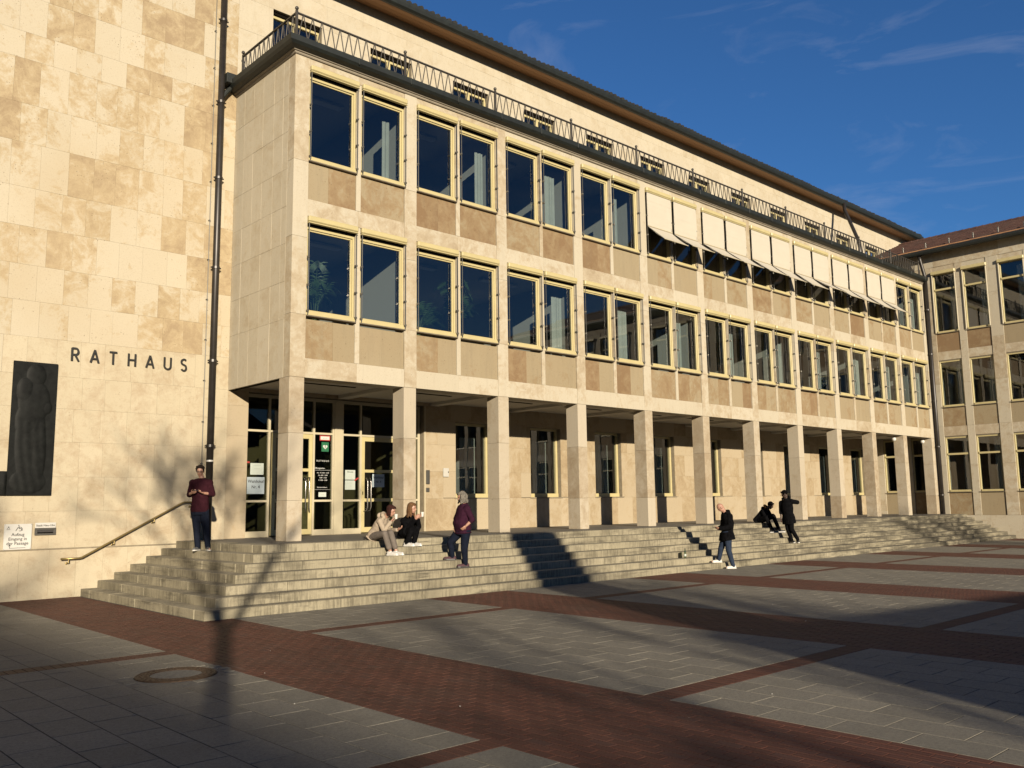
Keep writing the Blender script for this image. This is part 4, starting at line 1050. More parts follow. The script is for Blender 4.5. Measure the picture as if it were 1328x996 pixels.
# roof: courses of tiles up to the ridge
EX, EZ, RX, RZ = 34.06, 12.78, 39.25, 14.79
m = MB(); nrow = 17
q = random.Random(8)
for i in range(nrow):
    t0, t1 = i/nrow, (i+1)/nrow
    xa, za = EX+(RX-EX)*t0, EZ+(RZ-EZ)*t0; xb, zb = EX+(RX-EX)*t1, EZ+(RZ-EZ)*t1
    y = 3.04+(.0)
    while y > -9:
        y1 = y-.24; d = q.uniform(-.006, .012)
        m.quad((xa-.03, y1+.006, za+.05+d), (xa-.03, y-.006, za+.05+d), (xb, y-.006, zb+.012+d), (xb, y1+.006, zb+.012+d)); m.quad((xa-.03, y1+.006, za-.0), (xa-.03, y-.006, za-.0), (xa-.03, y-.006, za+.05+d), (xa-.03, y1+.006, za+.05+d))
        m.quad((xa-.03, y-.006, za), (xb, y-.006, zb), (xb, y-.006, zb+.012+d), (xa-.03, y-.006, za+.05+d)); m.quad((xa-.03, y1+.006, za), (xa-.03, y1+.006, za+.05+d), (xb, y1+.006, zb+.012+d), (xb, y1+.006, zb))
        y = y1
tag(m.build('roof_tile', M['tile'], wing), kind='stuff')
m = MB(); m.quad((EX, YB-.4, EZ-.01), (EX, 3.04, EZ-.01), (RX, 3.04, RZ-.01), (RX, YB+4, RZ-.01)); m.quad((RX, YB+4, RZ-.01), (RX, 3.04, RZ-.01), (44.4, 3.04, EZ), (44.4, YB-.4, EZ)); m.poly([(EX, YB-.4, EZ-.01), (RX, YB+4, RZ-.01), (44.4, YB-.4, EZ)])
m.build('roof', M['tile'], wing)
m = MB(); y = 3.0
while y > YB+4: m.tube([(RX, y, RZ+.02), (RX, y-.36, RZ+.03)], [.10, .115], 8); y -= .34
tag(m.build('ridge_tile', M['tile'], wing), kind='stuff')
sweep([(0, 12.60), (.10, 12.56), (.18, 12.60), (.22, 12.68), (.225, 12.78), (.20, 12.785), (0, 12.76)], [(34.16, 3.0), (34.16, YB)], 'eaves_gutter', M['gutter'], wing)
MB().box(34.16, 34.62, YB, 3.03, 12.865, 12.90).build('soffit_board', M['wood'], wing)
fp = None
for k in range(9):
    y = 2.1-1.12*k; x = EX+.75; z = EZ+.29+.05
    if fp is None:
        fm = MB(); fm.cbox(x-.02, x+.02, y-.03, y+.03, z, z+.26, .004); fm.tube([(x, y, z+.2), (x+.4, y, z+.2)], .012, 6); fp = fm.build('snow_guard', M['rod'], wing)
    else: dup(fp, (0, -1.12*k, 0), wing)

# ------------------------------------------------------------------ people
def skin_mat(name, c): return plain(name, c, 0.5, var=0.06, scale=20)
M['skin'] = skin_mat('skin_fair', (0.50, 0.27, 0.185)); M['skin_dark'] = skin_mat('skin_dark', (0.075, 0.042, 0.028))
def cloth(name, c, var=0.22):
    c = tuple(v*ALB for v in c)
    N = Nodes(name); p = N.pos(); n = N.noise(p, 14, 5, 0.6); c2 = tuple(v*(1-var) for v in c); c1 = tuple(v*(1+var) for v in c)
    N.base(N.ramp(n, [(0.3, c2), (0.7, c1)])); N.rough(0.95); N.b.inputs['Specular IOR Level'].default_value = 0.04
    N.bump(N.noise(p, 9, 3, 0.5, None, 1.2), 0.5, 0.03); return N.m
def fuse(m, name, mat, parent, voxel=.009, smooth=4, origin=None):
    """one continuous surface from overlapping closed shapes"""
    o = m.build('tmp', mat, None); md = o.modifiers.new('r', 'REMESH'); md.mode = 'VOXEL'; md.voxel_size = voxel; md.use_smooth_shade = True
    sm = o.modifiers.new('s', 'SMOOTH'); sm.factor = .5; sm.iterations = smooth
    dg = bpy.context.evaluated_depsgraph_get(); me = bpy.data.meshes.new_from_object(o.evaluated_get(dg)); me.name = name
    loc = o.location.copy(); old = o.data; bpy.data.objects.remove(o); bpy.data.meshes.remove(old)
    ob = bpy.data.objects.new(name, me); ob.location = loc; C.objects.link(ob)
    me.polygons.foreach_set('use_smooth', [True]*len(me.polygons))
    par(ob, parent); return ob
V3 = Vector
def cap(m, p, q_, r1, r2, n=10):
    p, q_ = V3(p), V3(q_); d = q_-p; L = d.length
    if L < 1e-4: m.ball(p, r1); return
    d /= L; pts, rs = [], []
    for t in (0.05, .45, .8): pts.append(p-d*r1*(1-t)**.5*1.0 if t < 1 else p); rs.append(r1*math.sqrt(max(0.02, 1-(1-t))))
    pts += [p, p+d*L*.5, q_]; rs += [r1, (r1+r2)/2, r2]
    for t in (.55, .9): pts.append(q_+d*r2*t); rs.append(r2*math.sqrt(1-t*t))
    m.tube(pts, rs, n)
def ringloft(m, rings, n=18):
    """rings: centre, side axis*half width, front axis*half depth"""
    R_ = []
    for c_, a, b_ in rings:
        row = []
        for i in range(n):
            t = 2*math.pi*i/n; ct, st = math.cos(t), math.sin(t); ct = math.copysign(abs(ct)**.85, ct); st = math.copysign(abs(st)**.85, st)
            row.append(len(m.v)); m.v.append(tuple(c_+a*ct+b_*st))
        R_.append(row)
    for A, B in zip(R_, R_[1:]):
        for i in range(n): m.f.append((A[i], A[(i+1) % n], B[(i+1) % n], B[i])); m.mi.append(0)
    m.f.append(tuple(reversed(R_[0]))); m.mi.append(0); m.f.append(tuple(R_[-1])); m.mi.append(0)
def person(label, J, floorL, floorR, o):
    J = {k: V3(v) for k, v in J.items()}
    for s, fz in (('L', floorL), ('R', floorR)):
        if isinstance(fz, tuple): J['an'+s].z, J['toe'+s].z = fz
        else: J['an'+s].z = fz+.085; J['toe'+s].z = fz+.032
    base = (J['anL']+J['anR'])/2; base.z = min(J['toeL'].z, J['toeR'].z)-.03
    root = tag(empty('person', base), label, 'person')
    sk = o.get('skin', M['skin']); fat = o.get('fat', 1.0)
    face = (J['face']-J['head']).normalized()
    up = V3((0, 0, 1)); up = (up-face*up.dot(face)*.6).normalized(); side = face.cross(up).normalized(); up = side.cross(face).normalized()
    sh = (J['shR']-J['shL']).normalized(); hp_ = (J['hipR']-J['hipL']).normalized()
    trunk = (J['neck']-J['pel']).normalized()
    def fwd(a): 
        v = a.cross(trunk).normalized()
        ref = o['front']; return v if v.dot(V3(ref)) > 0 else -v
    fs, fh = fwd(sh), fwd(hp_)
    P, Cc, Nk = J['pel'], J['chest'], J['neck']
    hc = J['head']
    def torso(m, g, skirt=0.0):
        W = lambda a, b_: a*fat+g
        wst = P.lerp(Cc, .45)
        rings = []
        if skirt: rings.append((P-trunk*skirt, hp_*W(.185, 0), fh*W(.135, 0)))
        rings += [(P-trunk*.10, hp_*W(.15, 0), fh*W(.105, 0)), (P, hp_*W(.168, 0), fh*W(.122, 0)+V3()), (wst, (sh+hp_).normalized()*W(.148, 0), (fs+fh).normalized()*W(.112, 0)),
                  (Cc, sh*W(.165, 0), fs*W(.118, 0)), (Cc.lerp(Nk, .5), sh*W(.160, 0), fs*W(.108, 0)), (Nk-trunk*.06, sh*W(.092, 0), fs*W(.078, 0)), (Nk-trunk*.01, sh*(.062+g), fs*(.062+g))]
        if o.get('belly'): rings[2 + (1 if skirt else 0)] = (wst+fs*.03, (sh+hp_).normalized()*W(.165, 0), fs*W(.145, 0))
        ringloft(m, rings)
        cap(m, J['shL']+sh*.04-trunk*.03, Nk-trunk*.065, .060*fat+g, .05+g); cap(m, J['shR']-sh*.04-trunk*.03, Nk-trunk*.065, .060*fat+g, .05+g)
        for s in 'LR': m.ball(J['sh'+s]-trunk*.03, .060*fat+g)
    def arm(m, s, g, t=1.0, lower=True):
        cap(m, J['sh'+s]-trunk*.035, J['el'+s], .052*fat+g, .042*fat+g)
        if lower: cap(m, J['el'+s], J['el'+s].lerp(J['wr'+s], t), .042*fat+g, (.042-.014*t)+g)
    def leg(m, s, g, t=1.0, flare=0):
        cap(m, J['hip'+s], J['kn'+s], .088*fat+g, .058*fat+g, 12); cap(m, J['kn'+s], J['kn'+s].lerp(J['an'+s], t), .057*fat+g, (.057-.019*t)+g+flare, 12)
        calf = J['kn'+s].lerp(J['an'+s], .3)
    # body
    b = MB(); A3 = (side, face, up)
    b.ball(hc+up*.018, .074, .092, .102, 18, 12, A3); b.ball(hc-up*.045+face*.022, .056, .066, .07, 14, 9, A3); b.ball(hc-up*.094+face*.048, .026, .028, .022, 10, 7, A3)
    b.ball(hc-up*.018+face*.096, .012, .02, .024, 8, 6, A3); b.ball(hc+face*.082-up*.006, .009, .014, .03, 8, 6, A3); b.ball(hc+up*.032+face*.078, .05, .016, .012, 10, 6, A3); b.ball(hc-up*.058+face*.083, .024, .012, .010, 8, 6, A3)
    for q_ in (-1, 1): b.ball(hc+side*q_*.078-face*.008-up*.012, .010, .022, .032, 8, 6, A3)
    cap(b, hc-up*.05-face*.02, Nk-trunk*.03, .052, .056)
    torso(b, 0)
    for s in 'LR':
        arm(b, s, 0); leg(b, s, 0)
        d = (J['hd'+s]-J['wr'+s]); d = d.normalized() if d.length > .01 else (J['wr'+s]-J['el'+s]).normalized()
        pal = V3(o.get('palm'+s, (0, 0, -1))); pal = (pal-d*pal.dot(d)).normalized(); across = d.cross(pal).normalized()
        hcnt = J['wr'+s]+d*.055
        b.ball(hcnt, .040, .050, .017, 10, 7, (across, d, pal)); cap(b, J['wr'+s]-d*.02, J['wr'+s]+d*.03, .026, .024)
        for i, L in enumerate((.070, .080, .075, .058)):
            p0 = hcnt+across*(.030-.020*i)+d*.032; p1 = p0+d*L*.5+pal*.012; p2 = p1+d*L*.28+pal*L*.42
            cap(b, p0, p1, .0098, .0090, 6); cap(b, p1, p2, .0090, .0078, 6)
        t0 = hcnt+across*.030-d*.018; t1 = t0+across*.026+d*.030+pal*.012; t2 = t1+d*.028+pal*.014; cap(b, t0, t1, .0125, .0105, 6); cap(b, t1, t2, .0105, .0085, 6)
        fd = (J['toe'+s]-J['an'+s]); fdh = V3((fd.x, fd.y, 0)).normalized(); cap(b, J['an'+s], J['an'+s]-V3((0, 0, .035))-fdh*.02, .036, .034); cap(b, J['an'+s]-V3((0, 0, .04)), J['toe'+s], .036, .026)
    fuse(b, 'body', sk, root, .0085, 3)
    for q_ in (-1, 1):
        MB().ball(hc+side*q_*.032+face*.083+up*.008, .013, .008, .008, 8, 6, A3).build('eye', M['print'], root, True)
    MB().ball(hc-up*.060+face*.092, .022, .006, .005, 8, 6, A3).build('mouth', o.get('lip', M['red_lip']), root, True)
    # trousers
    m = MB(); t = o.get('leg_t', 1.02)
    ringloft(m, [(P-trunk*.11, hp_*(.155*fat+.016), fh*(.112*fat+.014)), (P, hp_*(.172*fat+.014), fh*(.126*fat+.014)), (P+trunk*.13, hp_*(.158*fat+.012), fh*(.115*fat+.012))])
    for s in 'LR': leg(m, s, .017, t, o.get('flare', .004))
    fuse(m, 'trousers', o['trousers'], root, .010, 4)
    # top
    m = MB(); torso(m, .020, o.get('skirt', 0))
    if o.get('coat'):
        lap = o.get('lap', 0)
        rings = [(P+trunk*.10, hp_*.195*fat, fh*.15*fat), (P-trunk*.02, hp_*.215*fat, fh*.18*fat), (P-trunk*o['coat'], hp_*.225*fat, fh*.195*fat)] if not lap else None
        if rings: ringloft(m, rings)
        else:
            kk = (J['knL']+J['knR'])/2
            ringloft(m, [(P+trunk*.1, hp_*.18, fh*.13), (P.lerp(kk, .25)+V3((0, 0, .01)), hp_*.21, V3((0, 0, .125))), (P.lerp(kk, .62)+V3((0, 0, -.0)), hp_*.195, V3((0, 0, .115)))])
    for s in 'LR': arm(m, s, o.get('slv', .016), o.get('sleeve', .98))
    if o.get('hood'):
        hb = Nk-face*.09+V3((0, 0, .01)); 
        for i in range(7):
            a = math.pi*(i/6)-math.pi/2; c_ = Nk+V3((0, 0, .0))-fs*(.10*math.cos(a))+sh*(.105*math.sin(a))+trunk*(.02+.03*math.cos(a)); m.ball(c_-V3((0, 0, .035)), .048)
        m.ball(Nk-fs*.11-trunk*.06, .085, .06, .07)
    fuse(m, o.get('top_name', 'sweater'), o['top'], root, .010, 5)
    if o.get('collar'):
        m = MB(); pts = [Nk+sh*(.07*math.cos(a))+fs*(.075*math.sin(a))-trunk*(.012+.03*max(0, math.sin(a))) for a in [2*math.pi*i/14 for i in range(15)]]
        m.tube(pts, .014, 6); m.build('collar', o['collar'], root, True)
    # shoes
    for s in 'LR':
        fd = (J['toe'+s]-J['an'+s]); fdh = V3((fd.x, fd.y, 0)).normalized(); sd_ = V3((-fdh.y, fdh.x, 0)); a0 = J['an'+s]; tz = J['toe'+s].z-.030
        tilt = (J['an'+s].z-.085-tz)
        heel = a0-fdh*.045; heel.z = a0.z-.05; toe = a0+fdh*.165; toe.z = tz+.036
        m = MB(); m.ball(heel, .040, .045, .050, 10, 7, (sd_, fdh, V3((0, 0, 1)))); cap(m, heel+V3((0, 0, .02)), a0+V3((0, 0, -.005)), .042, .040); cap(m, heel+fdh*.03, heel.lerp(toe, .55)+V3((0, 0, .004)), .042, .043); cap(m, heel.lerp(toe, .5), toe, .043, .034)
        sh_o = fuse(m, 'shoe', o['shoe'], root, .008, 3)
        m = MB(); hz, tzz = a0.z-.085, tz
        outl = [(-.085, .030), (-.06, .042), (.0, .042), (.07, .044), (.13, .046), (.18, .036), (.205, .015), (.205, -.015), (.18, -.036), (.13, -.046), (.07, -.042), (0, -.038), (-.06, -.040), (-.085, -.030)]
        top_, bot_ = [], []
        for u_, v_ in outl:
            zz = hz+(tzz-hz)*min(1, max(0, (u_+.08)/.24)); p_ = a0+fdh*u_+sd_*v_; top_.append((p_.x, p_.y, zz+.026)); bot_.append((p_.x, p_.y, zz+.001))
        m.poly(top_); m.poly(bot_[::-1])
        for i in range(len(outl)): j = (i+1) % len(outl); m.quad(bot_[i], top_[i], top_[j], bot_[j])
        so = m.build('sole', o.get('sole', M['white_sign']), sh_o)
        bm = bmesh.new(); bm.from_mesh(so.data); bmesh.ops.recalc_face_normals(bm, faces=bm.faces); bm.to_mesh(so.data); bm.free()
    # hair
    hs = o.get('hair')
    if hs:
        m = MB(); q = random.Random(len(label)); m.ball(hc+up*.040-face*.020, .084, .096, .098, 16, 10, A3)
        if hs['style'] == 'short':
            for i in range(40):
                a, e_ = q.uniform(-2.6, 2.6), q.uniform(.1, 1.4); dirv = (-face*math.cos(a)*math.cos(e_)*.9+side*math.sin(a)*math.cos(e_)+up*math.sin(e_)).normalized(); m.ball(hc+up*.03-face*.012+dirv*.085, q.uniform(.014, .024))
            for i in range(9): m.ball(hc+up*q.uniform(.088, .108)+face*(.072-.004*abs(i-4))+side*(.056-.014*i), .021)
            for q_ in (-1, 1): m.ball(hc+side*q_*.076+up*.02+face*.01, .014, .03, .04, 8, 6, A3)
        if hs['style'] in ('bob', 'long', 'curly'):
            L = hs['len']
            for i in range(46):
                a = q.uniform(-1.75, 1.75); dirv = (-face*math.cos(a)+side*math.sin(a)).normalized(); p0 = hc+up*.06+dirv*.075
                ln = L*q.uniform(.75, 1.05); wob = .03 if hs['style'] == 'curly' else .009
                pts = [p0+dirv*(.018+.012*t*ln/.2)-V3((0, 0, 1))*(ln*t)+V3((q.uniform(-wob, wob), q.uniform(-wob, wob), 0)) for t in (0, .25, .5, .75, 1)]
                m.tube(pts, [.018, .021, .021, .018, .009] if hs['style'] != 'curly' else [.02, .028, .03, .026, .016], 6)
            for i in range(8): m.tube([hc+up*.115+side*q.uniform(-.05, .05), hc+up*.10+face*.06+side*q.uniform(-.06, .06), hc+up*.066+face*.08+side*q.choice((-1, 1))*q.uniform(.03, .07)], [.016, .015, .008], 6)
        # keep the face free
        fuse(m, 'hair', hs['mat'], root, .008, 1 if hs['style'] != 'bob' else 2)
    return root, dict(J=J, hc=hc, face=face, side=side, up=up, fs=fs, sh=sh)
M['red_lip'] = plain('lip', (0.30, 0.11, 0.09), 0.5)
M['maroon'] = cloth('maroon_knit', (0.042, 0.012, 0.018)); M['navy'] = cloth('navy_trousers', (0.014, 0.018, 0.032)); M['greyshoe'] = plain('grey_canvas', (0.12, 0.12, 0.12), 0.8)
M['hair_dark'] = plain('dark_brown_hair', (0.02, 0.013, 0.009), 0.9, spec=0.12, var=.4, scale=60); M['hair_light'] = plain('light_brown_hair', (0.17, 0.09, 0.042), 0.9, spec=0.12, var=.5, scale=50)
M['hair_grey'] = plain('grey_curls', (0.20, 0.18, 0.15), 0.9, spec=0.12, var=.5, scale=50); M['hair_red'] = plain('auburn_hair', (0.045, 0.016, 0.012), 0.9, spec=0.12, var=.4, scale=50)
M['hair_black'] = plain('black_hair', (0.006, 0.005, 0.005), 0.95, spec=0.03)
M['beige'] = cloth('beige_hoodie', (0.50, 0.41, 0.31), .1); M['greytr'] = cloth('grey_trousers', (0.20, 0.17, 0.145), .15); M['blackcl'] = cloth('black_cloth', (0.006, 0.006, 0.007), .5); M['aubergine'] = cloth('aubergine_top', (0.045, 0.014, 0.03))
M['denim_dk'] = cloth('dark_denim', (0.012, 0.016, 0.03)); M['denim'] = cloth('blue_denim', (0.035, 0.05, 0.085)); M['whiteshoe'] = plain('white_leather', (0.72, 0.70, 0.66), 0.5)
M['plumshoe'] = plain('plum_suede', (0.07, 0.022, 0.032), 0.8); M['blackshoe'] = plain('black_shoe', (0.012, 0.012, 0.012), 0.5); M['orange'] = plain('orange_lining', (0.55, 0.22, 0.02), 0.8); M['cup'] = plain('white_paper_cup', (0.78, 0.76, 0.70), 0.5)
M['stubble'] = plain('shaved_scalp', (0.36, 0.24, 0.19), 0.6)

JM = {'head':(-1.552,0.940,1.531),'face':(-1.667,0.780,1.482),'neck':(-1.516,0.931,1.392),'shL':(-1.650,1.071,1.307),'shR':(-1.387,0.829,1.303),'elL':(-1.682,1.152,1.028),'elR':(-1.314,0.811,1.035),'wrL':(-1.754,0.883,1.060),'wrR':(-1.530,0.759,1.057),'hdL':(-1.744,0.788,1.078),'hdR':(-1.647,0.725,1.079),'pel':(-1.493,1.034,0.721),'chest':(-1.505,0.969,1.135),'hipL':(-1.553,1.092,0.711),'hipR':(-1.427,0.976,0.709),'knL':(-1.529,1.084,0.337),'knR':(-1.373,0.967,0.334),'anL':(-1.462,1.160,-0.110),'anR':(-1.298,1.010,-0.123),'toeL':(-1.575,1.056,-0.173),'toeR':(-1.342,0.829,-0.186)}
rt_, I = person('standing man in maroon sweater and navy trousers looking at his phone by the handrail', JM, -.157, -.157,
    dict(front=(-.6, -.75, 0), trousers=M['navy'], top=M['maroon'], sleeve=.45, shoe=M['greyshoe'], hair=dict(style='short', mat=M['hair_dark']), palmL=(.5, -.4, .5), palmR=(-.5, -.2, .6), fat=1.05))
m = MB(); hc, fc, sd_, up_ = I['hc'], I['face'], I['side'], I['up']
for q_ in (-1, 1):
    c_ = hc+sd_*q_*.034+fc*.104+up_*.006; m.tube([c_+sd_*(.026*math.cos(a))+up_*(.019*math.sin(a)) for a in [2*math.pi*i/12 for i in range(13)]], .0035, 5); m.tube([c_+sd_*q_*.026, hc+sd_*q_*.082+up_*.006], .003, 5)
m.tube([hc+sd_*.010+fc*.106+up_*.008, hc-sd_*.010+fc*.106+up_*.008], .003, 5); tag(m.build('glasses', M['print']), 'dark framed glasses worn by the man in the maroon sweater', 'glasses')
pc = (I['J']['hdL']+I['J']['hdR'])/2+V3((0, 0, .035)); tag(MB().cbox(pc.x-.07, pc.x+.07, pc.y-.04, pc.y+.035, pc.z-.005, pc.z+.005, .003).build('phone', M['print']), 'dark phone held by the man in the maroon sweater', 'phone')

J1 = {'head':(1.650,-1.539,0.628),'face':(1.700,-1.620,0.596),'neck':(1.602,-1.404,0.509),'shL':(1.449,-1.454,0.428),'shR':(1.722,-1.294,0.428),'elL':(1.450,-1.579,0.212),'elR':(1.700,-1.439,0.210),'wrL':(1.568,-1.651,0.390),'wrR':(1.679,-1.738,0.221),'hdL':(1.640,-1.665,0.475),'hdR':(1.712,-1.801,0.249),'pel':(1.512,-1.105,0.11),'chest':(1.544,-1.290,0.326),'hipL':(1.448,-1.156,0.085),'hipR':(1.610,-1.080,0.085),'knL':(1.425,-1.640,0.150),'knR':(1.604,-1.610,0.160),'anL':(1.537,-1.690,-0.20),'anR':(1.680,-1.700,-0.20),'toeL':(1.590,-1.840,-0.305),'toeR':(1.730,-1.850,-0.292)}
rt_, I = person('seated woman in beige hoodie and grey trousers drinking from a white cup on the steps', J1, -.313, -.313,
    dict(front=(.55, -.85, 0), trousers=M['greytr'], leg_t=.78, top=M['beige'], top_name='hoodie', hood=True, sleeve=.95, shoe=M['whiteshoe'], hair=dict(style='bob', len=.17, mat=M['hair_red']), palmL=(.4, -.3, 0), palmR=(0, 0, 1), fat=.9, skirt=.08))
c_ = I['J']['hdL']+V3((.035, -.035, .03))
tag(MB().lathe(c_, [(.028, -.05), (.040, .05), (.041, .054), (.034, .055), (.030, .02)], 16).build('paper_cup', M['cup']), 'white paper cup held to the mouth of the woman in the beige hoodie', 'cup')

J2 = {'head':(2.402,-1.283,0.677),'face':(2.460,-1.372,0.668),'neck':(2.430,-1.175,0.545),'shL':(2.320,-1.083,0.429),'shR':(2.571,-1.198,0.432),'elL':(2.287,-1.290,0.234),'elR':(2.501,-1.412,0.264),'wrL':(2.342,-1.477,0.423),'wrR':(2.408,-1.502,0.436),'hdL':(2.360,-1.530,0.481),'hdR':(2.436,-1.555,0.493),'pel':(2.406,-1.000,0.11),'chest':(2.422,-1.110,0.317),'hipL':(2.330,-1.040,0.09),'hipR':(2.490,-1.052,0.09),'knL':(2.279,-1.448,0.218),'knR':(2.399,-1.485,0.222),'anL':(2.235,-1.333,-0.07),'anR':(2.381,-1.397,-0.07),'toeL':(2.284,-1.478,-0.150),'toeR':(2.434,-1.545,-0.143)}
rt_, I = person('seated woman in black coat with light brown hair holding a white cup', J2, -.157, -.157,
    dict(front=(.35, -.9, 0), trousers=M['blackcl'], top=M['blackcl'], top_name='coat', coat=.3, lap=1, sleeve=.95, slv=.022, shoe=M['whiteshoe'], hair=dict(style='long', len=.27, mat=M['hair_light']), palmL=(.5, 0, .3), palmR=(-.3, 0, .5), fat=.88))
c_ = I['J']['hdR']+V3((.03, -.03, .045))
tag(MB().lathe(c_, [(.028, -.05), (.040, .05), (.041, .054), (.034, .055), (.030, .02)], 16).build('paper_cup', M['cup']), 'white paper cup held by the woman in the black coat', 'cup')

J3 = {'head':(2.968,-2.361,0.906),'face':(2.880,-2.325,0.879),'neck':(3.014,-2.379,0.773),'shL':(2.978,-2.526,0.668),'shR':(3.057,-2.211,0.688),'elL':(3.051,-2.614,0.411),'elR':(3.039,-2.064,0.431),'wrL':(2.942,-2.535,0.285),'wrR':(2.982,-2.117,0.262),'hdL':(2.904,-2.492,0.235),'hdR':(2.957,-2.132,0.168),'pel':(3.044,-2.298,0.196),'chest':(3.018,-2.338,0.527),'hipL':(3.049,-2.390,0.179),'hipR':(3.054,-2.204,0.176),'knL':(3.041,-2.343,-0.208),'knR':(2.914,-2.015,-0.080),'anL':(3.125,-2.276,-0.560),'anR':(2.995,-1.981,-0.385),'toeL':(2.975,-2.224,-0.610),'toeR':(2.862,-1.880,-0.438)}
rt_, I = person('grey haired woman in aubergine top and dark jeans standing with a hand in her pocket', J3, -.626, -.47,
    dict(front=(-.8, .35, 0), trousers=M['denim_dk'], top=M['aubergine'], top_name='blouse', belly=True, sleeve=.25, shoe=M['plumshoe'], sole=M['blackshoe'], hair=dict(style='curly', len=.20, mat=M['hair_grey']), palmL=(0, .5, 0), palmR=(0, -.5, 0), fat=1.12, skirt=.06, collar=M['maroon']))

J4 = {'head':(11.340,-3.371,0.570),'face':(11.291,-3.313,0.497),'neck':(11.436,-3.437,0.442),'shL':(11.424,-3.592,0.358),'shR':(11.564,-3.321,0.366),'elL':(11.404,-3.606,0.044),'elR':(11.560,-3.268,0.047),'wrL':(11.277,-3.391,-0.006),'wrR':(11.388,-3.252,-0.004),'hdL':(11.240,-3.303,0.004),'hdR':(11.314,-3.222,0.006),'pel':(11.529,-3.402,-0.203),'chest':(11.525,-3.460,0.124),'hipL':(11.493,-3.455,-0.221),'hipR':(11.561,-3.327,-0.226),'knL':(11.514,-3.452,-0.609),'knR':(11.517,-3.200,-0.556),'anL':(11.685,-3.455,-1.01),'anR':(11.545,-3.099,-0.85),'toeL':(11.523,-3.355,-1.07),'toeR':(11.376,-2.994,-0.90)}
rt_, I = person('bald man in black hooded jacket and jeans walking onto the steps with a phone', J4, -1.0965, -.94,
    dict(front=(-.75, .45, 0), trousers=M['denim'], top=M['blackcl'], top_name='jacket', hood=True, coat=.12, sleeve=1.0, slv=.034, shoe=M['whiteshoe'], palmL=(.4, .4, .3), palmR=(-.3, -.3, .4), fat=1.08, collar=M['red']))
c_ = I['J']['hdL']+V3((-.06, .05, .03)); tag(MB().cbox(c_.x-.05, c_.x+.05, c_.y-.035, c_.y+.035, c_.z-.005, c_.z+.005, .003).build('phone', M['print']), 'dark phone in the hands of the bald man', 'phone')

J5 = {'head':(17.182,-1.371,0.577),'face':(17.260,-1.450,0.511),'neck':(17.142,-1.243,0.461),'shL':(16.944,-1.255,0.402),'shR':(17.324,-1.188,0.417),'elL':(16.891,-1.355,0.167),'elR':(17.221,-1.337,0.224),'wrL':(16.890,-1.570,0.269),'wrR':(17.086,-1.521,0.256),'hdL':(16.935,-1.605,0.238),'hdR':(17.094,-1.562,0.225),'pel':(17.047,-.98,0.11),'chest':(17.081,-1.131,0.286),'hipL':(16.967,-1.035,0.095),'hipR':(17.160,-1.007,0.095),'knL':(16.837,-1.408,0.170),'knR':(17.171,-1.468,0.217),'anL':(16.901,-1.563,-0.228),'anR':(17.264,-1.603,-0.217),'toeL':(16.986,-1.690,-0.283),'toeR':(17.368,-1.735,-0.298)}
rt_, I = person('seated man in black jacket with orange hood lining hunched over on the steps', J5, -.313, -.313,
    dict(front=(.45, -.9, 0), skin=M['skin_dark'], lip=M['skin_dark'], trousers=M['blackcl'], top=M['blackcl'], top_name='jacket', hood=True, sleeve=.9, slv=.03, shoe=M['blackshoe'], hair=dict(style='short', mat=M['hair_black']), palmL=(.4, 0, -.6), palmR=(-.4, 0, -.6), fat=1.05, skirt=.06))
nk = I['J']['neck']; m = MB()
for i in range(7):
    a = math.pi*i/6-math.pi/2; m.ball(nk-I['fs']*(.085*math.cos(a))+I['sh']*(.10*math.sin(a))+V3((0, 0, .055+.02*math.cos(a))), .034)
fuse(m, 'hood_lining', M['orange'], rt_, .010, 3)
J6 = {'head':(16.499,-2.319,0.939),'face':(16.449,-2.230,0.891),'neck':(16.542,-2.336,0.820),'shL':(16.555,-2.147,0.692),'shR':(16.601,-2.496,0.738),'elL':(16.617,-2.094,0.413),'elR':(16.835,-2.563,0.672),'wrL':(16.544,-2.121,0.175),'wrR':(16.602,-2.345,0.764),'hdL':(16.532,-2.123,0.096),'hdR':(16.540,-2.309,0.781),'pel':(16.656,-2.326,0.193),'chest':(16.611,-2.336,0.472),'hipL':(16.687,-2.240,0.173),'hipR':(16.636,-2.414,0.174),'knL':(16.662,-2.276,-0.184),'knR':(16.647,-2.418,-0.181),'anL':(16.813,-2.303,-0.552),'anR':(16.882,-2.474,-0.50),'toeL':(16.736,-2.421,-0.617),'toeR':(16.780,-2.56,-0.58)}
rt_, I = person('man in black hooded jacket climbing the steps with one arm raised behind his neck', J6, -.626, (-.50, -.59),
    dict(front=(-.5, .8, 0), skin=M['skin_dark'], lip=M['skin_dark'], trousers=M['blackcl'], top=M['blackcl'], top_name='jacket', hood=True, coat=.20, sleeve=.30, slv=.03, shoe=M['blackshoe'], hair=dict(style='short', mat=M['hair_black']), palmL=(0, -.5, 0), palmR=(-.5, .3, 0)))

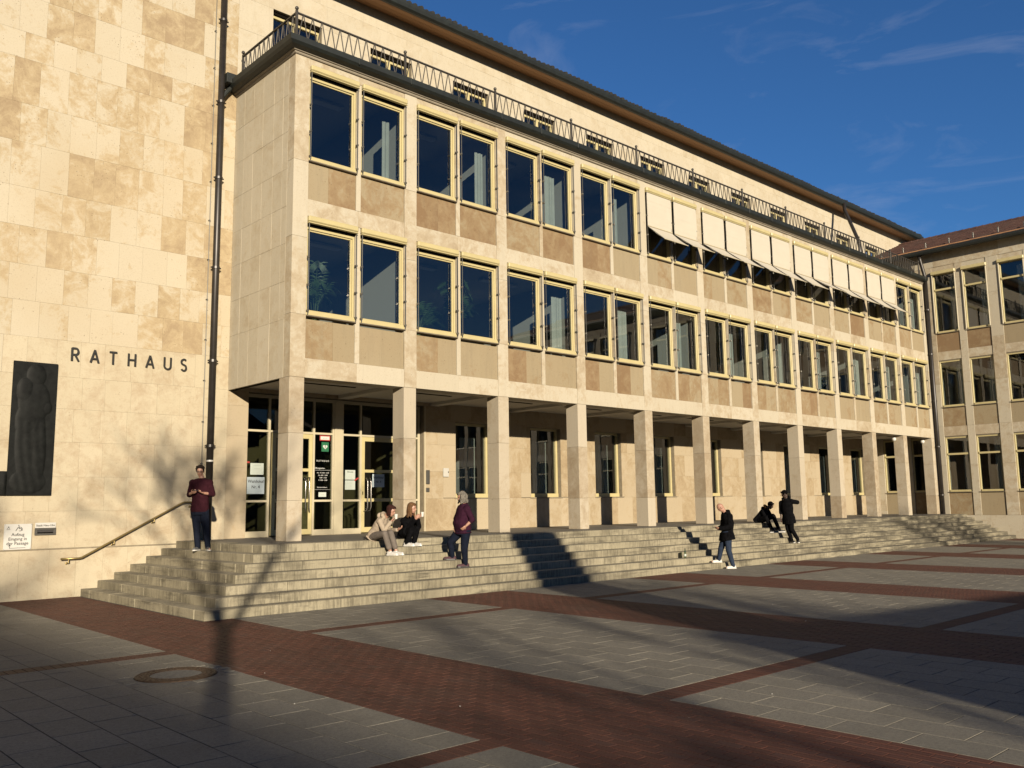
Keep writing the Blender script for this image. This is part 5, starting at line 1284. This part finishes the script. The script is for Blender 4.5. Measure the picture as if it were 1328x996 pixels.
# ------------------------------------------------------------------ bottle and tumbler left on the steps
M['bottle'] = glass('bottle_glass', 1.3, (0.62, 0.72, 0.60)); M['darkglass'] = plain('dark_jar_glass', (0.02, 0.022, 0.012), 0.1)
bz = ZG+2*RI+.003
o = tag(empty('glass_bottle', (10.52, -2.72, bz)), 'clear glass bottle standing on the second step near the bald man', 'bottle')
MB().lathe((10.52, -2.72, bz), [(.030, .0), (.034, .008), (.034, .15), (.028, .185), (.014, .215), (.013, .245)], 16).build('bottle_body', M['bottle'], o, True)
MB().lathe((10.52, -2.72, bz), [(.0150, .243), (.0155, .266), (.013, .268)], 12).build('cap', M['steel'], o); MB().lathe((10.52, -2.72, bz), [(.0346, .05), (.0348, .052), (.0348, .11), (.0346, .112)], 16).build('label', M['paper'], o)
o = tag(MB().lathe((10.47, -2.60, bz), [(.030, 0), (.032, .01), (.032, .12), (.026, .135), (.026, .15)], 14).build('jar', M['darkglass']), 'small dark glass jar beside the clear bottle on the steps', 'jar')

# ------------------------------------------------------------------ palms behind the lower left windows
def palm(x, y, z, h, n, seed, label):
    q = random.Random(seed); o = tag(empty('potted_palm', (x, y, z)), label, 'plant')
    MB().lathe((x, y, z), [(.14, 0), (.19, .32), (.20, .34), (.17, .34), (.0, .30)], 16).build('pot', M['soil'], o)
    st = MB(); lf = MB()
    for i in range(n):
        a = q.uniform(0, 6.28); rad = q.uniform(.3, .62); hh = h*q.uniform(.6, 1.0)
        pts = [V3((x, y, z+.3)), V3((x+.25*rad*math.cos(a), y+.2*rad*math.sin(a), z+.3+hh*.55)), V3((x+.7*rad*math.cos(a), y+.5*rad*math.sin(a), z+hh)), V3((x+1.15*rad*math.cos(a), y+.7*rad*math.sin(a), z+hh*.92))]
        st.tube(pts, [.012, .009, .006, .003], 5)
        for t in [k/12 for k in range(2, 25)]:
            s_ = min(t/2, .999)*3; j = int(s_); p0 = pts[j].lerp(pts[j+1], s_-j)
            if t < .7: continue
            d = (pts[j+1]-pts[j]).normalized(); sd2 = d.cross(V3((0, 0, 1))).normalized()
            for sg in (-1, 1):
                L = .34*(1-abs(t-1.3)/1.3); tip = p0+sd2*sg*L*.8+d*L*.55-V3((0, 0, .12)); w_ = d*.014
                lf.quad(tuple(p0-w_), tuple(p0.lerp(tip, .5)-w_*1.2+V3((0, 0, .02))), tuple(tip), tuple(p0.lerp(tip, .5)+w_*1.2+V3((0, 0, .02))))
    st.build('stem', M['leafy'], o); lf.build('frond', M['leafy'], o)
palm(1.15, .95, 4.55, 2.1, 10, 1, 'potted palm behind the lower window nearest the wing corner')
palm(4.1, .8, 4.55, 1.7, 12, 2, 'potted palm behind the third lower window from the corner')
palm(5.35, .7, 4.55, 2.3, 14, 3, 'tall potted palm behind the fourth lower window from the corner')
palm(25.4, .7, 4.55, 1.5, 10, 5, 'small potted palm behind a lower window far along the wing')
# picture and round paper star
o = tag(MB().cbox(4.92, 5.28, 6.44, 6.495, 9.0, 9.75, .01).build('framed_picture', M['print']), 'framed picture on the office wall behind the fourth upper window', 'picture')
MB().box(4.97, 5.23, 6.43, 6.442, 9.06, 9.69).build('print_sheet', plain('picture_print', (0.30, 0.16, 0.10), .6, var=.6, scale=9), o)
m = MB(); cx, cz = 20.42+.0, 6.15; star = []
for i in range(48):
    a = 2*math.pi*i/48; rr_ = .23 if i % 2 else .19; star.append((cx+rr_*math.cos(a), .22, cz+rr_*math.sin(a)))
m.poly(star); m.poly([(a, .226, c_) for a, b_, c_ in star][::-1])
tag(m.build('paper_star', M['white_sign']), 'round white paper star hanging in a lower window in the middle of the wing', 'decoration')

# ------------------------------------------------------------------ unseen objects behind the viewer that throw the long shadows or hold back skylight
def bare_tree(name, base, fork, rad, height, seed, label, spread=.55, depth=5, first=None):
    q = random.Random(seed); o = tag(empty(name, base), label, 'tree', 'bare trees across the square')
    b0 = V3(base); tr = MB(); cr = MB()
    top = b0+V3((q.uniform(-.1, .1), q.uniform(-.1, .1), fork)); tr.tube([b0, b0+V3((0, 0, .4)), b0.lerp(top, .6), top], [rad*1.5, rad*1.12, rad, rad*.9], 10)
    def grow(p, d, L, r_, lv):
        pts = [p]; dd = d.copy()
        for i in range(3):
            dd = (dd+V3((q.uniform(-.16, .16), q.uniform(-.16, .16), q.uniform(-.04, .12)))).normalized(); pts.append(pts[-1]+dd*L/3)
        cr.tube(pts, [r_, r_*.85, r_*.72, r_*.58], 5 if lv > 1 else 7, False)
        if lv >= depth: return
        for i in range(3 if lv < 3 else 4):
            t = q.uniform(.35, 1.0); s_ = t*3; j = min(2, int(s_)); pp = pts[j].lerp(pts[j+1], s_-j)
            a = q.uniform(0, 6.28); o1 = dd.orthogonal().normalized(); o2 = dd.cross(o1); nd = (dd+(o1*math.cos(a)+o2*math.sin(a))*q.uniform(.45, .95)+V3((0, 0, .12))).normalized()
            grow(pp, nd, L*q.uniform(.58, .78), r_*.55, lv+1)
    dirs = first or [V3((math.cos(a)*spread, math.sin(a)*spread, 1)).normalized() for a in (0.2, 2.2, 4.3)]
    for d in dirs: grow(top-V3((0, 0, .15)), V3(d).normalized(), height*.34, rad*.62, 1)
    tr.build('trunk', M['bark'], o, True); cr.build('crown', M['bark'], o)
    return o
def back(x, y, s): return (x-SUN_T*s, y-s, ZG)
bare_tree('bare_tree', (-3.30-.475*19, -4.2-19, ZG), 4.75, .135, 9, 4, 'bare tree whose trunk shadow crosses the brick band to the steps', depth=5, first=[(-.35, .1, 1), (.42, -.1, 1), (.1, .5, 1.1)])
bare_tree('bare_tree', (-24.0, -31.0, ZG), 3.6, .20, 12, 12, 'wide bare tree farther back on the left behind the viewer', .7, 6)
bare_tree('bare_tree', (-13.5, -41.0, ZG), 3.2, .20, 11, 15, 'bare tree beside the low house behind the viewer', .75, 6)
bare_tree('bare_tree', (16.0, -30.0, ZG), 3.2, .15, 9, 19, 'bare tree on the far right shading the right end of the steps', .6, 6)

# low building shaped for the shadow band, and a tall gabled house, both unseen
wallm = plain('house_plaster', (0.42, 0.38, 0.30), .9, var=.1, scale=1.5)
def windows_on(o, x0, y, z0, cols, rows, w, h, dx, dz):
    for i in range(cols):
        for j in range(rows):
            fr = MB().cbox(x0+dx*i, x0+dx*i+w, y-.02, y+.05, z0+dz*j, z0+dz*j+h, .01).build('window', M['cream'], o)
            MB().box(x0+dx*i+.08, x0+dx*i+w-.08, y+.052, y+.056, z0+dz*j+.08, z0+dz*j+h-.08).build('pane', M['darkglass'], fr)
def on_line(c_, y): return c_+SUN_T*y           # x at depth y on the sun line numbered c_
def shadow_pavilion():
    y = -27.0; o = tag(empty('shadow_pavilion', (on_line(9, y), y-2, ZG)), 'unseen low building with a square chimney, shaped to cast the shadow band on the steps', 'shadow_pavilion')
    zt = lambda ysh: ZG+SUN_S*(ysh-y)
    xa, xm, xb = on_line(5.8, y), on_line(7.12, y), on_line(24, y); za, zb = zt(-10.2), zt(-12.6)
    b = MB(); b.box(xa+.02, xb, y-5, y, ZG, zb-.1); b.build('wall', wallm, o)
    r_ = MB(); r_.poly([(xa, y+.25, za), (xb+.3, y+.25, zb-.15), (xb+.3, y-5.2, zb-.15), (xa, y-5.2, za)]); r_.poly([(xa, y+.25, za-.15), (xa, y-5.2, za-.15), (xb+.3, y-5.2, zb-.3), (xb+.3, y+.25, zb-.3)])
    r_.poly([(xa, y+.25, za-.15), (xb+.3, y+.25, zb-.3), (xb+.3, y+.25, zb-.15), (xa, y+.25, za)]); r_.poly([(xa, y-5.2, za-.15), (xa, y+.25, za-.15), (xa, y+.25, za), (xa, y-5.2, za)]); r_.build('roof', M['darktile'], o)
    w = MB(); w.poly([(xa+.02, y, zb-.15), (xb, y, zb-.15), (xb, y, zb-.3+.15), (xa+.02, y, za-.15)]); w.build('upper_wall', wallm, o)
    ztop = SUN_S*(-.55-(y-.6))
    MB().cbox(xa+.05, xm, y-1.3, y-.3, zb-.4, ztop-.15, .03).build('chimney', wallm, o); MB().cbox(xa+.02, xm+.03, y-1.35, y-.25, ztop-.15, ztop, .02).build('chimney_cap', M['sill'], o)  # unseen stack, sized so its shadow band reaches the steps
    windows_on(o, xa+2, y, ZG+.9, 4, 1, 1.2, 1.2, 3.5, 2)
shadow_pavilion()
def gabled_house():
    y = -66.0; o = tag(empty('gabled_house', (on_line(-7, y), y-6, ZG)), 'tall plastered house with steep gable far behind the viewer shading the near paving', 'house')
    zt = lambda ysh: ZG+SUN_S*(ysh-y)
    xr, xl = on_line(0.4, y), on_line(-17.0, y); xm = (xr+xl)/2; ze = zt(-13.5); zr = ze+(xr-xm)*.55
    MB().box(xl, xr, y-14, y, ZG, ze).build('wall', wallm, o)
    m = MB(); m.poly([(xl, y, ze), (xr, y, ze), (xm, y, zr)]); m.poly([(xr, y-14, ze), (xl, y-14, ze), (xm, y-14, zr)]); m.build('gable', wallm, o)
    m = MB(); m.quad((xr+.4, y+.3, ze-.2), (xr+.4, y-14.3, ze-.2), (xm, y-14.3, zr+.1), (xm, y+.3, zr+.1)); m.quad((xl-.4, y-14.3, ze-.2), (xl-.4, y+.3, ze-.2), (xm, y+.3, zr+.1), (xm, y-14.3, zr+.1)); m.build('roof', M['tile'], o)
    windows_on(o, xl+1.5, y, ZG+1.2, 5, 4, 1.2, 1.7, 3.4, 3.2)
gabled_house()
def added_house(x0, x1, y0, y1, h, label, rise=2.5):  # unseen houses added to screen off skylight and deepen the shade
    o = tag(empty('added_house', ((x0+x1)/2, (y0+y1)/2, ZG)), label, 'house')
    MB().box(x0, x1, y0, y1, ZG, ZG+h-rise).build('wall', wallm, o)
    ym = (y0+y1)/2; z0, z1 = ZG+h-rise, ZG+h; m = MB()
    m.quad((x0, y1+.3, z0), (x0, ym, z1), (x1, ym, z1), (x1, y1+.3, z0)); m.quad((x0, y0-.3, z0), (x1, y0-.3, z0), (x1, ym, z1), (x0, ym, z1)); m.poly([(x0, y0-.3, z0), (x0, ym, z1), (x0, y1+.3, z0)]); m.poly([(x1, y1+.3, z0), (x1, ym, z1), (x1, y0-.3, z0)]); m.build('roof', M['tile'], o)
    n = int((x1-x0)/3.6); windows_on(o, x0+1.2, y1, ZG+1.2, n, max(1, int((h-rise)/3.3)), 1.2, 1.6, 3.5, 3.2)
added_house(-26, 2, -82, -70, 13.5, 'long town house added unseen beside the gabled house to block low sky')
added_house(6, 34, -72, -60, 12.5, 'town house added unseen far behind the viewer on the right to block low sky')
added_house(36, 70, -66, -54, 12.0, 'town house added unseen at the far right end of the row to block low sky')
added_house(-72, -50, -70, -58, 15.0, 'town house added unseen at the far left end of the row to block low sky')
added_house(-46, -30, -40, 10, 16.0, 'large town house added unseen on the left side to hold back skylight')
# street lamp just outside the right edge of view
lx, ly = 22.6, -19.5
o = tag(empty('street_lamp', (lx, ly, ZG)), 'slim grey street lamp off to the right whose shadow crosses the steps', 'street lamp')
MB().tube([(lx, ly, ZG), (lx, ly, ZG+1.0), (lx, ly, ZG+5.9)], [.09, .065, .05], 10).build('pole', M['rod'], o, True)
MB().lathe((lx, ly, ZG+5.85), [(.05, 0), (.20, .06), (.26, .30), (.30, .34), (.10, .44), (.02, .46)], 16).build('lamp_head', M['pipe'], o, True)

# groups for the kinds that repeat
for o in C.objects:
    g = {'cup': 'white paper cups held by the seated women', 'phone': 'phones in hand', 'lamp': 'security lamps under the arcade', 'notice': 'notices on the entrance glass', 'sticker': 'arrow stickers on the entrance glass',
         'downpipe': 'downpipes on the facades', 'house': 'houses across the square', 'plant': 'potted palms behind the office windows'}.get(o.get('category'))
    if g and o.parent is None: o['group'] = g
